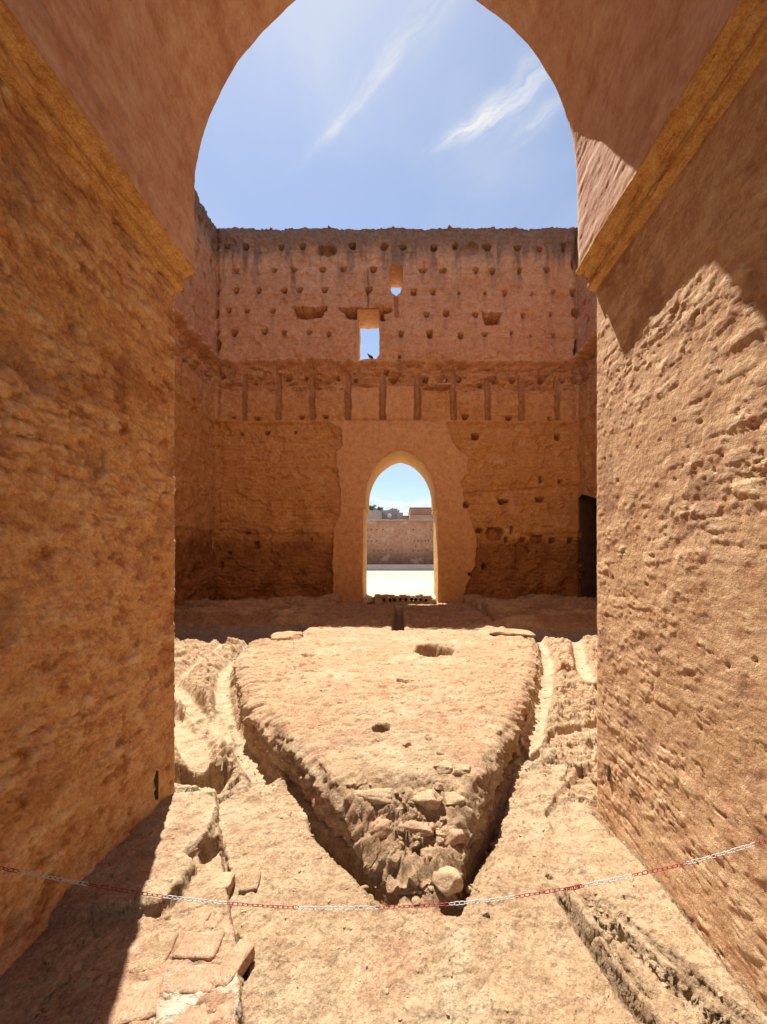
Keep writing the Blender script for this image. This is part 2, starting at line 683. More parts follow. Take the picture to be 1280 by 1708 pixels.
A = 3.368
H([(330, 307), (438, 310), (637, 313), (757, 310), (1038, 310), (1215, 316), (380, 437), (595, 438), (711, 437),
   (870, 437), (988, 435), (1152, 434), (275, 556), (383, 556), (509, 556), (653, 556), (740, 553), (881, 551),
   (1130, 553), (341, 670), (444, 672), (589, 670), (275, 793), (371, 793), (540, 785), (653, 793), (793, 786, 3.5, 3),
   (903, 799, 3, 3.5)], A, A, 280, 320)
H([(290, 1029, 4, 4), (670, 1041), (775, 1035, 3.4, 3.4), (947, 1035), (1053, 1048, 3.2, 3.5), (1258, 1048, 4, 5),
   (495, 1268, 4, 2.6), (748, 1264, 4, 2.6), (885, 1262, 4, 2.6), (365, 1266, 4, 1.8)], A, A, 280, 320)
B = 3.282
H([(67, 305), (173, 305), (341, 308), (457, 300), (635, 303, 6, 5), (800, 308, 4.5, 3.5), (922, 315), (1055, 303, 4, 6),
   (280, 430), (392, 431), (570, 432), (662, 430, 3.4, 3.4), (812, 431, 3.4, 3.4), (959, 430, 3.4, 3.8), (12, 428),
   (230, 547), (335, 546), (479, 553, 2, 2), (623, 548, 2, 3), (731, 548, 2.8, 3.6), (880, 555, 1.5, 1.5),
   (996, 549, 2.6, 3), (1107, 548, 5, 5), (301, 667), (408, 668), (570, 670), (832, 673, 3, 3.8), (981, 670, 2, 3),
   (161, 777, 3.4, 4.2), (319, 780, 4, 6.5), (488, 788, 3.2, 4), (620, 781, 4, 3), (765, 775, 1.8, 2.5),
   (870, 787, 1.2, 1.5), (998, 785, 2.4, 3), (153, 900, 2.4, 3), (80, 975, 4, 3), (1125, 880, 5, 7),
   (118, 1022, 5, 5), (295, 1020, 4.5, 5), (481, 1022, 3.6, 3), (600, 1050, 3.4, 3.4), (670, 1018, 5, 4.4),
   (779, 1022, 4, 3.4), (935, 1022, 5, 4), (1055, 1022, 5, 3.4), (637, 966, 5, 1.8), (515, 1228, 5, 4),
   (755, 1233, 5, 4), (978, 1240, 2.5, 3)], B, B, 620, 320)
# lower wall, left (crop scale A) and right (crop scale B)
H([(411, 144, 2.4, 2.2), (552, 136, 4, 4.2), (714, 135, 2.6, 2.4), (490, 772, 5.5, 5.5), (438, 702, 5, 2),
   (340, 817, 3, 2.6), (290, 885, 3, 6), (805, 742, 1.2, 2.4)], A, A, 280, 680, tri=0.1)
H([(568, 155, 5, 5), (1020, 160, 5, 5), (930, 392, 2.6, 4.5), (1035, 403, 3.6, 3.6), (518, 533, 5, 4.2), (713, 513, 5.5, 3.8),
   (742, 512, 3, 3), (928, 502, 8, 3.6), (675, 690, 11, 9), (771, 670, 2.4, 6), (741, 722, 2.6, 4.5),
   (832, 724, 5, 4), (911, 720, 10.5, 8), (999, 726, 4.5, 4), (1096, 727, 4, 4), (538, 912, 2.5, 2.8),
   (618, 872, 3, 4), (590, 672, 4, 3)], B, B, 620, 680, tri=0.05)

SLOTS = [406, 463, 520, 580, 638, 697, 757, 815, 872, 932]
PATCH = [(545, 703), (569, 715), (571, 742), (559, 757), (566, 800), (569, 850), (557, 880), (554, 930), (556, 1030),
         (806, 1030), (775, 992), (793, 945), (797, 905), (788, 870), (776, 835), (768, 803), (781, 790),
         (781, 762), (762, 745), (749, 722), (745, 703)]
PATCH = [(WX(u), WZ(v)) for u, v in PATCH]


def rub_n(x, z, seed):
    c1, c2, cid = worley(x * 2.2, z * 5.5, seed + 80)
    return 0.11 * (cid - 0.5) * ss(0.02, 0.15, c2 - c1) * ss(8.6, 9.2, z) - 0.02


def wall_depth(x, z, main=True, seed=0, holes=()):
    """relief of a rammed-earth wall: positive stands proud"""
    at = {}
    wob = 0.06 * fbm(x * 0.8, z * 0.3, 3, 0.5, seed + 30)
    zw = z + wob
    d = 0.07 * fbm(x * 0.45, z * 0.5, 4, 0.55, seed)
    q1, q2, qi = worley(x * 0.9 + 0.5 * fbm(x, z, 3, 0.6, seed + 63), z * 1.5 + 0.4 * fbm(x * 1.3, z, 3, 0.6, seed + 64), seed + 65)
    d -= 0.05 * ss(0.42, 0.30, q1) * (qi > 0.72)
    d += 0.022 * fbm(x * 3.5, z * 5.5, 5, 0.62, seed + 1)
    d += 0.008 * fbm(x * 14, z * 16, 3, 0.6, seed + 2)
    upper = ss(10.10, 10.25, zw)
    # board courses of the rammed earth (about 0.85 m)
    ph = (zw - 10.35) / 0.905
    fr = np.abs(ph - np.round(ph)) * 0.905
    crs = np.exp(-(fr / 0.022) ** 2) * ss(-0.1, 0.25, fbm(x * 1.1, z * 0.5, 3, 0.5, seed + 3) + 0.1)
    d -= 0.05 * crs * upper
    # loose eroded top
    top = ss(15.1, 15.45, zw)
    d += top * (0.06 + 0.09 * fbm(x * 3, z * 4, 5, 0.6, seed + 4))
    er = ss(0.12, 0.3, fbm(x * 0.5, z * 0.7, 4, 0.6, seed + 5)) * upper
    d += -0.05 * er + 0.03 * er * fbm(x * 7, z * 7, 3, 0.6, seed + 6)
    # frieze band
    band = ss(7.65, 7.75, zw) * (1 - upper)
    d += band * (-0.12 + 0.05 * fbm(x * 4, z * 7, 4, 0.6, seed + 7))
    lip = np.exp(-((zw - 10.27 - 0.05 * fbm(x * 2, z * 0 + 1, 3, 0.6, seed + 8)) / 0.07) ** 2)
    lipn = ss(-0.15, 0.15, fbm(x * 0.9, z * 0 + 7, 4, 0.6, seed + 9) + (0.15 if main else 0.3))
    if main:
        lipn = np.where(x < WX(590), lipn, lipn * 0.4)
    d += (0.14 + 0.06 * np.round(fbm(x * 3, z * 0 + 5, 3, 0.6, seed + 66) * 5)) * lip * lipn
    # broken courses just under the lip
    rub = ss(9.0, 9.1, zw + 0.1 * fbm(x * 3, z * 0, 3, 0.5, seed + 10)) * (1 - upper)
    st = terr(fbm(x * 1.6, z * 6, 4, 0.55, seed + 11), 5, 0.2)
    d += rub * (0.16 * st - 0.03)
    gap_ = ss(0.15, 0.30, fbm(x * 1.4, z * 4.5, 4, 0.6, seed + 67)) * rub
    d -= 0.16 * gap_
    # panels between the slots
    pan = (1 - rub) * band
    d += pan * 0.06
    led = np.exp(-((zw - 7.70) / 0.09) ** 2)
    d += 0.10 * led * (0.3 + 1.2 * fbm(x * 2.2, z * 0 + 3, 4, 0.6, seed + 12))
    under = np.exp(-((zw - 7.45) / 0.16) ** 2)
    d -= 0.07 * under * ss(-0.1, 0.3, fbm(x * 1.2, z, 4, 0.6, seed + 13) + 0.1)
    low = 1 - ss(7.6, 7.72, zw)
    lw = fbm(x * 0.8, z * 0.8, 5, 0.6, seed + 14)
    lost = ss(0.0, 0.08, lw)
    d += low * (-0.05 - 0.06 * lost + 0.03 * fbm(x * 2.0, z * 12, 4, 0.6, seed + 15) * (0.4 + lost))
    d += low * 0.007 * np.sin((z + 0.04 * fbm(x * 1.5, z, 3, 0.5, seed + 60)) * 2 * np.pi / 0.155) * ss(-0.2, 0.2, fbm(x * 0.7, z * 0.7, 3, 0.5, seed + 61))
    d += low * 0.02 * fbm(x * 9, z * 14, 4, 0.7, seed + 62)
    d += band * rub_n(x, z, seed)
    foot = 1 - ss(2.85, 3.05, zw + 0.1 * fbm(x * 1.5, z * 0 + 2, 3, 0.5, seed + 16))
    d -= 0.08 * foot
    d -= 0.10 * (1 - ss(0.9, 2.2, zw)) * ss(-0.2, 0.3, fbm(x, z * 1.5, 4, 0.6, seed + 17))
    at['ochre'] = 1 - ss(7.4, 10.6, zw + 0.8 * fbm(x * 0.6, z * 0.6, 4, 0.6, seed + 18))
    at['pale'] = 0.9 * lip * lipn + 0.45 * ss(0.18, 0.35, fbm(x * 1.6, z * 1.3, 5, 0.65, seed + 19)) + \
        0.3 * crs * upper
    drip = ss(-0.05, 0.30, fbm(x * 2.6, z * 0.35, 4, 0.6, seed + 20))
    topm = ss(14.3, 15.5, zw + 0.55 * fbm(x * 0.9, z * 0.6, 5, 0.65, seed + 21))
    lowd = ss(12.7, 14.8, zw + 1.3 * fbm(x * 0.8, z * 0.25, 4, 0.6, seed + 22))
    at['dark'] = np.clip(topm + 0.75 * lowd * drip + 0.30 * rub * ss(-0.2, 0.3, fbm(x, z * 2, 4, 0.6, seed + 40)), 0, 1)
    at['damp_shade'] = np.clip(0.80 * (1 - ss(2.2, 3.05, zw + 0.25 * fbm(x * 0.8, z, 4, 0.6, seed + 23))) +
                         0.35 * (1 - ss(3.0, 7.0, zw)) * ss(-0.1, 0.3, fbm(x * 1.2, z * 0.7, 5, 0.65, seed + 24)), 0, 1)  # damp stain at the foot, with the shade of the wall base painted in
    at['patch'] = np.zeros(x.shape)
    return d, at, low, rub, band, upper


def carve(d, x, z, holes, jag=0.25, seed=0):
    for (hx, hz, hw, hh, dep, tri) in holes:
        sel = (np.abs(x - hx) < hw * 2.2 + 0.1) & (np.abs(z - hz) < hh * 2.2 + 0.1)
        if not sel.any():
            continue
        xx = x[sel] - hx
        zz = z[sel] - hz
        jx = jag * hw * fbm(xx / hw * 1.3 + hx * 7, zz / hh * 1.3 + hz * 3, 3, 0.6, seed + 50)
        wz = hw * (1 + tri * 0.55 * np.clip(zz / hh, -1.2, 1.2))
        q = np.maximum(np.abs(xx + jx) / np.maximum(wz, hw * 0.2), np.abs(zz + jx) / hh)
        r = np.hypot((xx + jx) / np.maximum(wz, hw * 0.2), zz / hh)
        q = 0.6 * q + 0.4 * r
        m = 1 - ss(0.82, 1.05, q)
        d[sel] = d[sel] * (1 - m) - dep * m
    return d


def build_grid_wall(name, xs, zs, to_world, main, seed, holes, mat, parent, openings=(), ztop=15.85, topamp=0.10,
                    extra=None, flip=False, edge_fade=None):
    X, Z = np.meshgrid(xs, zs)          # rows = z
    lift = ss(ztop - 0.9, ztop, Z)
    prof = topamp * fbm(xs * 1.2, xs * 0 + seed, 5, 0.6, seed + 70) + 0.04 * fbm(xs * 9, xs * 0 + 2, 3, 0.6, seed + 71)
    Zr = Z + lift * prof[None, :]
    d, at, low, rub, band, upper = wall_depth(X, Zr, main, seed)
    if extra:
        d = extra(X, Zr, d, at, low, rub, band, upper)
    d = carve(d, X, Zr, holes, seed=seed)
    for (hx, hz_, hw, hh, dep, tri) in holes:
        if hz_ < 10:
            continue
        ln_ = 0.35 + 0.9 * abs(math.sin(hx * 37 + hz_ * 11))
        sel = (np.abs(X - hx) < 0.2) & (Zr < hz_) & (Zr > hz_ - ln_)
        tz = (hz_ - Zr[sel]) / ln_
        at['dark'][sel] = np.clip(at['dark'][sel] + 0.5 * (1 - tz) * np.exp(-((X[sel] - hx) / 0.08) ** 2), 0, 1)
    cell = xs[1] - xs[0]
    keep = np.ones((len(zs) - 1, len(xs) - 1), bool)
    XX, ZZ = X.copy(), Zr.copy()
    for poly in openings:
        sd, bx, by = sd_poly(XX, ZZ, poly)
        sn = np.abs(sd) < cell * 0.62
        XX = np.where(sn, bx, XX)
        ZZ = np.where(sn, by, ZZ)
        sdd = np.where(sn, 0, sd)
        cs = (sdd[:-1, :-1] + sdd[1:, :-1] + sdd[:-1, 1:] + sdd[1:, 1:]) / 4
        mx = np.maximum(np.maximum(sdd[:-1, :-1], sdd[1:, :-1]), np.maximum(sdd[:-1, 1:], sdd[1:, 1:]))
        keep &= ~((cs < -1e-5) & (mx < cell * 0.5))
        fade = ss(0.0, 0.10, np.abs(sdd))
        d = d * fade
    W = to_world(XX, d, ZZ)
    f = grid_faces(len(zs), len(xs), flip, keep)
    return raw_mesh(name, W.reshape(-1, 3), f, mat, {k: v for k, v in at.items()}, True, parent), prof


far_wall = empty('hall_wall', (0, DW, 0))
tag(far_wall, 'tall ruined rammed-earth wall facing the camera, rows of scaffold holes and a pointed doorway', 'wall')


def main_extra(x, z, d, at, low, rub, band, upper):
    # plastered repair round the doorway
    sdp, _, _ = sd_poly(x, z, PATCH)
    sdp = sdp + 0.10 * fbm(x * 3, z * 3, 4, 0.65, 91)
    pm = ss(0.03, -0.03, sdp)
    smooth = 0.010 * fbm(x * 1.0, z * 1.0, 3, 0.5, 92) + 0.006 * fbm(x * 2, z * 9, 4, 0.6, 93)
    d = d * (1 - pm) + pm * (0.03 + smooth)
    at['patch'] = pm * ss(0.5, 5.0, z + 1.2 * fbm(x, z, 3, 0.5, 94)) * 0.8 + pm * 0.15
    at['damp_shade'] = at['damp_shade'] * (1 - pm) + pm * 0.25 * (1 - ss(0.2, 1.6, z))
    at['pale'] *= (1 - 0.8 * pm)
    # central plastered panels above the door
    for (u0, u1, v0, v1) in ((585, 632, 645, 697), (643, 691, 643, 697)):
        sd = np.maximum(np.abs(x - WX((u0 + u1) / 2)) - (u1 - u0) / 2 / PX, np.abs(z - WZ((v0 + v1) / 2)) - (v1 - v0) / 2 / PX)
        m = ss(0.04, -0.02, sd + 0.03 * fbm(x * 4, z * 4, 3, 0.6, 95))
        d = d * (1 - m) + m * (-0.03)
        at['patch'] = np.maximum(at['patch'], m * 0.8)
        at['dark'] *= 1 - m
    line = np.exp(-((z - WZ(701)) / 0.03) ** 2) * ss(WX(535), WX(560), x) * (1 - ss(WX(735), WX(745), x))
    d += 0.06 * line
    # slots
    for k, u in enumerate(SLOTS):
        hw = 5.6 / PX
        cx = WX(u) + 0.07 * fbm(z * 1.5, z * 0 + k, 3, 0.6, 96)
        q = np.abs(x - cx) / (hw * (1 + 0.45 * fbm(z * 2.2, z * 0 + k * 3, 4, 0.6, 97)))
        vtop = WZ(618 if k < 7 else 625)
        m = (1 - ss(0.75, 1.05, q)) * ss(WZ(700), WZ(697), z) * (1 - ss(vtop - 0.1, vtop + 0.05, z))
        d = d * (1 - m) - m * (0.34 * np.sqrt(np.clip(1 - q * q * 0.8, 0, 1)) + 0.02)
        at['dark'] = np.maximum(at['dark'], 0.35 * m)
    # rubble bulges and scars
    for (u, v, w, h, a) in ((728, 592, 18, 11, 0.12), (750, 596, 14, 10, 0.09), (822, 588, 13, 11, 0.08),
                            (500, 585, 9, 12, 0.10), (545, 418, 20, 9, -0.35), (785, 415, 16, 12, -0.16),
                            (640, 640, 10, 8, 0.05), (660, 606, 30, 8, 0.05), (975, 625, 14, 14, 0.12)):
        q = np.hypot((x - WX(u)) * PX / w, (z - WZ(v)) * PX / h) + 0.35 * fbm(x * 4, z * 4, 3, 0.6, 98)
        d += a * (1 - ss(0.6, 1.0, q))
    # recessed lintel over the window and long cavity beside it
    for (u0, u1, v0, v1, dep) in ((566, 652, 513, 533, 1.1), (488, 546, 512, 531, 0.9), (804, 838, 520, 542, 0.9)):
        cx, cz = WX((u0 + u1) / 2), WZ((v0 + v1) / 2)
        hw, hh = (u1 - u0) / 2 / PX, (v1 - v0) / 2 / PX
        zz = np.clip((cz - z) / hh, -1, 1)
        q = np.maximum(np.abs(x - cx) / (hw * (1 - 0.16 * (zz + 1))), np.abs(z - cz) / hh) + 0.38 * fbm(x * 3.5, z * 5, 4, 0.65, 99)
        m = 1 - ss(0.86, 1.03, q)
        d = d * (1 - m) - dep * m
    # long joint low on the right, cracks
    zl = WZ(822) + (x - WX(775)) / (WX(965) - WX(775)) * (WZ(808) - WZ(822)) + 0.05 * fbm(x * 2, x * 0, 3, 0.6, 100)
    m = ss(WX(770), WX(785), x)
    d += m * low * (0.05 * ss(zl - 0.02, zl + 0.02, z) - 0.04 * np.exp(-((z - zl) / 0.03) ** 2))
    xc = WX(614) + 0.06 * fbm(z * 2.2, z * 0, 4, 0.6, 101)
    m = np.exp(-((x - xc) / 0.022) ** 2) * ss(WZ(520), WZ(515), z) * (1 - ss(WZ(452), WZ(448), z))
    d -= 0.16 * m
    xc = WX(661) + 0.06 * fbm(z * 2.2, z * 0 + 3, 4, 0.6, 102)
    m = np.exp(-((x - xc) / 0.07) ** 2) * ss(WZ(530), WZ(522), z) * (1 - ss(WZ(494), WZ(490), z))
    d -= 0.25 * m
    # fallen brickwork low on the right
    q = np.maximum(np.abs(x - WX(873)) / (13 / PX), np.abs(z - WZ(925)) / (20 / PX)) + 0.5 * np.round(fbm(x * 3, z * 5, 2, 0.5, 103) * 4) / 4
    d -= 0.12 * (1 - ss(0.75, 0.95, q)) * low
    # plaster survivors on the left: one large field with a broken edge
    q, _, _ = sd_poly(x, z, [(WX(a), WZ(b)) for a, b in ((372, 762), (470, 755), (477, 775), (455, 800), (430, 830), (430, 884), (365, 884))])
    m = ss(0.04, -0.04, q + 0.08 * fbm(x * 3, z * 3, 4, 0.6, 104))
    d += 0.05 * m
    q, _, _ = sd_poly(x, z, [(WX(a), WZ(b)) for a, b in ((484, 785), (515, 785), (540, 800), (545, 845), (500, 845), (475, 830))])
    d += 0.04 * ss(0.04, -0.04, q + 0.08 * fbm(x * 3, z * 3, 4, 0.6, 105))
    # pale water marks
    for u in (402, 930):
        m = np.exp(-((x - WX(u) - 0.01 * fbm(z, z * 0, 3, 0.5, 106)) / 0.03) ** 2) * low * ss(1.2, 2.5, z)
        at['pale'] = np.maximum(at['pale'], 0.55 * m * (0.5 + fbm(z * 3, x * 0, 3, 0.6, 107)))
    # eroded corners
    for cx, s in ((-7.85, 1), (7.55, -1)):
        q = s * (x - cx)
        d -= 0.25 * np.exp(-(q / 0.12) ** 2) * (0.5 + 0.8 * fbm(z * 1.1, z * 0 + s, 4, 0.6, 108)) * ss(7, 9, z)
        m = (1 - ss(0.3, 0.8, q + 0.3 * fbm(z * 0.9, z * 0, 3, 0.6, 109)))
        at['pale'] = np.clip(at['pale'] + 0.35 * m * ss(7, 9, z), 0, 1)
    for (u, v, w, h) in ((356, 405, 7, 10), (358, 521, 7, 7), (361, 575, 8, 12), (962, 520, 9, 8), (965, 575, 6, 13), (957, 440, 4, 10)):
        q = np.hypot((x - WX(u)) * PX / w, (z - WZ(v)) * PX / h) + 0.3 * fbm(x * 4, z * 4, 3, 0.6, 110)
        d -= 0.45 * (1 - ss(0.7, 1.0, q))
    return d


wall_holes = [(WX(u), WZ(v), 1.18 * w / PX, 1.18 * h / PX, dep, tri) for (u, v, w, h, dep, tri) in HOLES]
xs = np.arange(-8.05, 7.76, 0.032)
zs = np.arange(-0.7, 15.86, 0.032)
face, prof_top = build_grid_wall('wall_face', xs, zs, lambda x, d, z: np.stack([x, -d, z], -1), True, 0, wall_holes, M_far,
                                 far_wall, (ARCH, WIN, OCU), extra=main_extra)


def reveal(name, outline, y0, y1, mat, parent, closed, amp=0.012, seed=0, step=0.07, origin=0.0, extra_attr=None, zf=None):
    p = np.asarray(outline)
    if closed:
        p = np.vstack([p, p[:1]])
    n = len(p)
    ys = np.linspace(y0, y1, max(2, int((y1 - y0) / step)))
    cx, cz = p[:, 0].mean(), p[:, 1].mean()
    t = np.gradient(p, axis=0)
    nx, nz = -t[:, 1], t[:, 0]
    ln = np.hypot(nx, nz) + 1e-9
    nx, nz = nx / ln, nz / ln
    sg = np.sign(nx * (cx - p[:, 0]) + nz * (cz - p[:, 1]))
    sg[sg == 0] = 1
    nx, nz = nx * sg, nz * sg
    s = np.cumsum(np.r_[0, np.hypot(*(np.diff(p, axis=0).T))])
    Y, S = np.meshgrid(ys, s)
    fade = ss(0, 0.15, Y - y0)
    dd = amp * 2 * fbm(S * 1.5, Y * 1.5, 5, 0.6, seed) * fade
    co = np.stack([p[:, 0][:, None] + nx[:, None] * dd, Y - origin, p[:, 1][:, None] + nz[:, None] * dd], -1)
    z = co[..., 2]
    at = {'ochre': ss(10, 7, z), 'patch': np.full(z.shape, 0.6), 'pale': np.zeros(z.shape), 'dark': np.zeros(z.shape),
          'damp_shade': 0.2 * (1 - ss(0, 1.5, z))}
    return raw_mesh(name, co.reshape(-1, 3), grid_faces(n, len(ys), False), mat, at, True, parent)


reveal('doorway_reveal', ARCH, DW, DW + 1.95, M_corn, far_wall, False, 0.012, 3, origin=DW)
reveal('window_reveal', WIN, DW, DW + 1.32, M_far, far_wall, True, 0.03, 4, origin=DW)
reveal('window_reveal', OCU, DW, DW + 1.32, M_far, far_wall, True, 0.03, 6, origin=DW)
# imposts at the springing of the doorway arch
for s in (-1, 1):
    bm = bmesh.new()
    add_box(bm, s * 1.62 - 0.0 if s < 0 else 1.49, s * 1.49 if s < 0 else 1.62, 0.0, 1.93, 3.98, 4.09, 0.02)
    bm_obj('impost', bm, M_corn, far_wall)
# back of the wall and its top
def grow(poly, d, closed=False):
    p = np.asarray(poly, float)
    c = p.mean(0)
    t = np.gradient(p, axis=0)
    n = np.stack([t[:, 1], -t[:, 0]], -1)
    n /= np.linalg.norm(n, axis=1, keepdims=True) + 1e-9
    sg = np.sign(((p - c) * n).sum(1, keepdims=True))
    return p + n * sg * d


def back_plane(name, x0, x1, z0, z1, y, openings, parent, cell=0.1, origin=0.0):
    xs_ = np.arange(x0, x1 + cell * 0.5, cell)
    zs_ = np.arange(z0, z1 + cell * 0.5, cell)
    X, Z = np.meshgrid(xs_, zs_)
    XX, ZZ = X.copy(), Z.copy()
    keep = np.ones((len(zs_) - 1, len(xs_) - 1), bool)
    for poly in openings:
        sd, bx, by = sd_poly(XX, ZZ, poly)
        sn = np.abs(sd) < cell * 0.62
        XX = np.where(sn, bx, XX)
        ZZ = np.where(sn, by, ZZ)
        sdd = np.where(sn, 0, sd)
        cs = (sdd[:-1, :-1] + sdd[1:, :-1] + sdd[:-1, 1:] + sdd[1:, 1:]) / 4
        mx = np.maximum(np.maximum(sdd[:-1, :-1], sdd[1:, :-1]), np.maximum(sdd[:-1, 1:], sdd[1:, 1:]))
        keep &= np.minimum(np.minimum(sdd[:-1, :-1], sdd[1:, :-1]), np.minimum(sdd[:-1, 1:], sdd[1:, 1:])) > -1e-6
    co = np.stack([XX, np.full(X.shape, y - origin) + 0.02 * fbm(XX, ZZ, 3, 0.5, 9), ZZ], -1)
    z = np.zeros(X.shape)
    return raw_mesh(name, co.reshape(-1, 3), grid_faces(len(zs_), len(xs_), True, keep), M_far,
                    {'ochre': z, 'patch': z, 'pale': z, 'dark': z, 'damp_shade': z}, True, parent)


back_plane('wall_back', -9.5, 9.5, 7.0, 15.8, DW + 1.3, (grow(WIN, 0.07), grow(OCU, 0.07)), far_wall, origin=DW)
back_plane('wall_back', -9.5, 9.5, -0.7, 7.0, DW + 1.93, (grow(ARCH, 0.08),), far_wall, origin=DW)
# setback ledge behind
bm = bmesh.new()
add_box(bm, -9.5, 9.5, 1.25, 1.95, 6.9, 7.02)
bm_obj('wall_ledge', bm, M_peri, far_wall)
# crumbling top of the wall
ys = np.linspace(0, 1.3, 24)
Y, X = np.meshgrid(ys, xs)
d0, a0, *_ = wall_depth(xs[None, :] * 1.0, np.full((1, len(xs)), 15.85) + prof_top[None, :], True, 0)
edge = ss(0, 0.12, Y) * (1 - ss(1.2, 1.3, Y))
Zt = 15.85 + prof_top[:, None] + edge * (0.05 + 0.12 * fbm(X * 2, Y * 2, 5, 0.6, 44)) - ss(1.2, 1.3, Y) * 0.1
Yt = Y - (1 - ss(0, 0.2, Y)) * d0[0][:, None]
co = np.stack([X, Yt, Zt], -1)
raw_mesh('wall_top', co.reshape(-1, 3), grid_faces(len(xs), len(ys), True), M_far,
         {'ochre': X * 0, 'patch': X * 0, 'pale': X * 0, 'dark': X * 0 + 0.9, 'damp_shade': X * 0}, True, far_wall)
# clods along the crest so that its outline is broken
bm = bmesh.new()
for i in range(330):
    x = random.uniform(-7.9, 7.6)
    k = int((x + 8.05) / 0.032)
    k = max(0, min(k, len(xs) - 1))
    r = random.uniform(0.03, 0.10)
    mt = Matrix.Translation((x, random.uniform(0.0, 0.5), 15.86 + prof_top[k] + r * 0.2)) @ \
        Matrix.Rotation(random.uniform(0, 6), 4, 'Z') @ Matrix.Diagonal((r * random.uniform(0.8, 2.2), r, r * random.uniform(0.5, 0.9), 1))
    bmesh.ops.create_icosphere(bm, subdivisions=1, radius=1, matrix=mt)
for v in bm.verts:
    v.co += Vector((random.uniform(-1, 1), random.uniform(-1, 1), random.uniform(-1, 1))) * 0.015
o = bm_obj('crest_clod', bm, M_far, far_wall)
o['kind'] = 'stuff'
at = o.data.attributes.new('dark', 'FLOAT', 'POINT')
at.data.foreach_set('value', [0.9] * len(o.data.vertices))

# ------------------------------------------------------------------ SIDE WALLS OF THE HALL
def side_holes(seed, y0, y1):
    r = random.Random(seed)
    out = []
    for v in (412, 450, 487, 522, 555):
        y = y0 + r.uniform(0.2, 0.6)
        while y < y1:
            out.append((y, WZ(v) + r.uniform(-0.08, 0.08), 0.11, 0.11, 0.4, 0.7))
            y += r.uniform(0.75, 1.2)
    for v in (628, 694):
        y = y0 + 0.5
        while y < y1:
            out.append((y, WZ(v), 0.12, 0.11, 0.4, 0.4))
            y += r.uniform(1.1, 1.8)
    for k in range(7):
        out.append((r.uniform(y0, y1), r.uniform(2.5, 7), 0.12, 0.1, 0.35, 0.1))
    return out


def side_extra(off):
    def fn(y, z, d, at, low, rub, band, upper):
        k = 0
        yy = DW - 0.75
        while yy > 2.6:
            q = np.abs(y - yy) / 0.12
            m = (1 - ss(0.75, 1.05, q)) * ss(WZ(700), WZ(697), z) * (1 - ss(WZ(622), WZ(618), z))
            d = d * (1 - m) - m * 0.22
            at['dark'] = np.maximum(at['dark'], 0.3 * m)
            yy -= 1.48
            k += 1
        # heavy broken ledges
        led = np.exp(-((z - 10.35 - 0.12 * fbm(y * 1.3, y * 0, 4, 0.6, off)) / 0.12) ** 2)
        d += 0.22 * led
        at['pale'] = np.clip(at['pale'] + 0.2 * led, 0, 1)
        return d
    return fn


left_wall = empty('side_wall', (-7.85, DW, 0))
tag(left_wall, 'side wall of the ruined hall at the left, seen at a sharp angle, black putlog holes and broken ledges', 'wall')
ysL = np.r_[np.arange(2.55, 10.5, 0.12), np.arange(10.5, 16.0, 0.035)]
zsL = np.arange(-0.7, 15.86, 0.045)
build_grid_wall('wall_face', ysL, zsL, lambda y, d, z: np.stack([d, y - DW, z], -1), False, 21, side_holes(3, 9.5, DW), M_far,
                left_wall, extra=side_extra(201), ztop=15.85, topamp=0.35, flip=True)
bm = bmesh.new()
add_box(bm, -1.6, -0.35, 2.6 - DW, 0.3, -0.7, 15.45)
bm_obj('wall_core', bm, M_peri, left_wall)

right_wall = empty('side_wall', (7.55, DW, 0))
tag(right_wall, 'narrow strip of side wall at the right of the hall above a black doorway', 'wall')
DOOR = [(13.9, -0.7), (13.9, 3.95), (14.3, 4.15), (15.45, 4.55), (15.74, 4.4), (15.74, -0.7)]
ysR = np.r_[np.arange(2.55, 10.5, 0.12), np.arange(10.5, 16.0, 0.04)]
DOORo = rough_outline(DOOR, 0.12, 0.03, 77)
build_grid_wall('wall_face', ysR, zsL, lambda y, d, z: np.stack([-d, y - DW, z], -1), False, 34, side_holes(8, 9.5, DW), M_far,
                right_wall, (DOORo,), extra=side_extra(220), ztop=15.75, topamp=0.2)
# chamber behind that doorway, its darkness painted into the plaster colour
bm = bmesh.new()
for b_ in ((0.10, 7.2, -2.45, -2.2, -0.7, 5.2), (0.10, 7.2, 0.02, 0.2, -0.7, 5.2), (0.10, 7.2, -2.2, 0.02, 5.0, 5.2),
           (7.0, 7.2, -2.2, 0.02, -0.7, 5.0), (0.0, 7.2, -2.2, 0.02, -0.75, -0.6)):
    add_box(bm, *b_)
bm_obj('passage', bm, plain_mat('shade_plaster', (0.09, 0.045, 0.022), 0.95, 0, 0.2, 3), right_wall)
bm = bmesh.new()
add_box(bm, 0.5, 1.7, 2.6 - DW, -2.5, -0.7, 15.4)
add_box(bm, 0.5, 1.7, -2.5, 0.3, 5.3, 15.4)
bm_obj('wall_core', bm, M_peri, right_wall)

# ------------------------------------------------------------------ NEAR GATEWAY (arched passage the camera looks out of)
YG = 2.55
YB = -1.7
XL, XR = -1.54, 1.34
ZC = 3.53                       # underside of the moulding
gate = empty('gateway', (0, YG, 0))
tag(gate, 'deep arched passage framing the view, ochre plastered side walls and a pink vault', 'gateway')


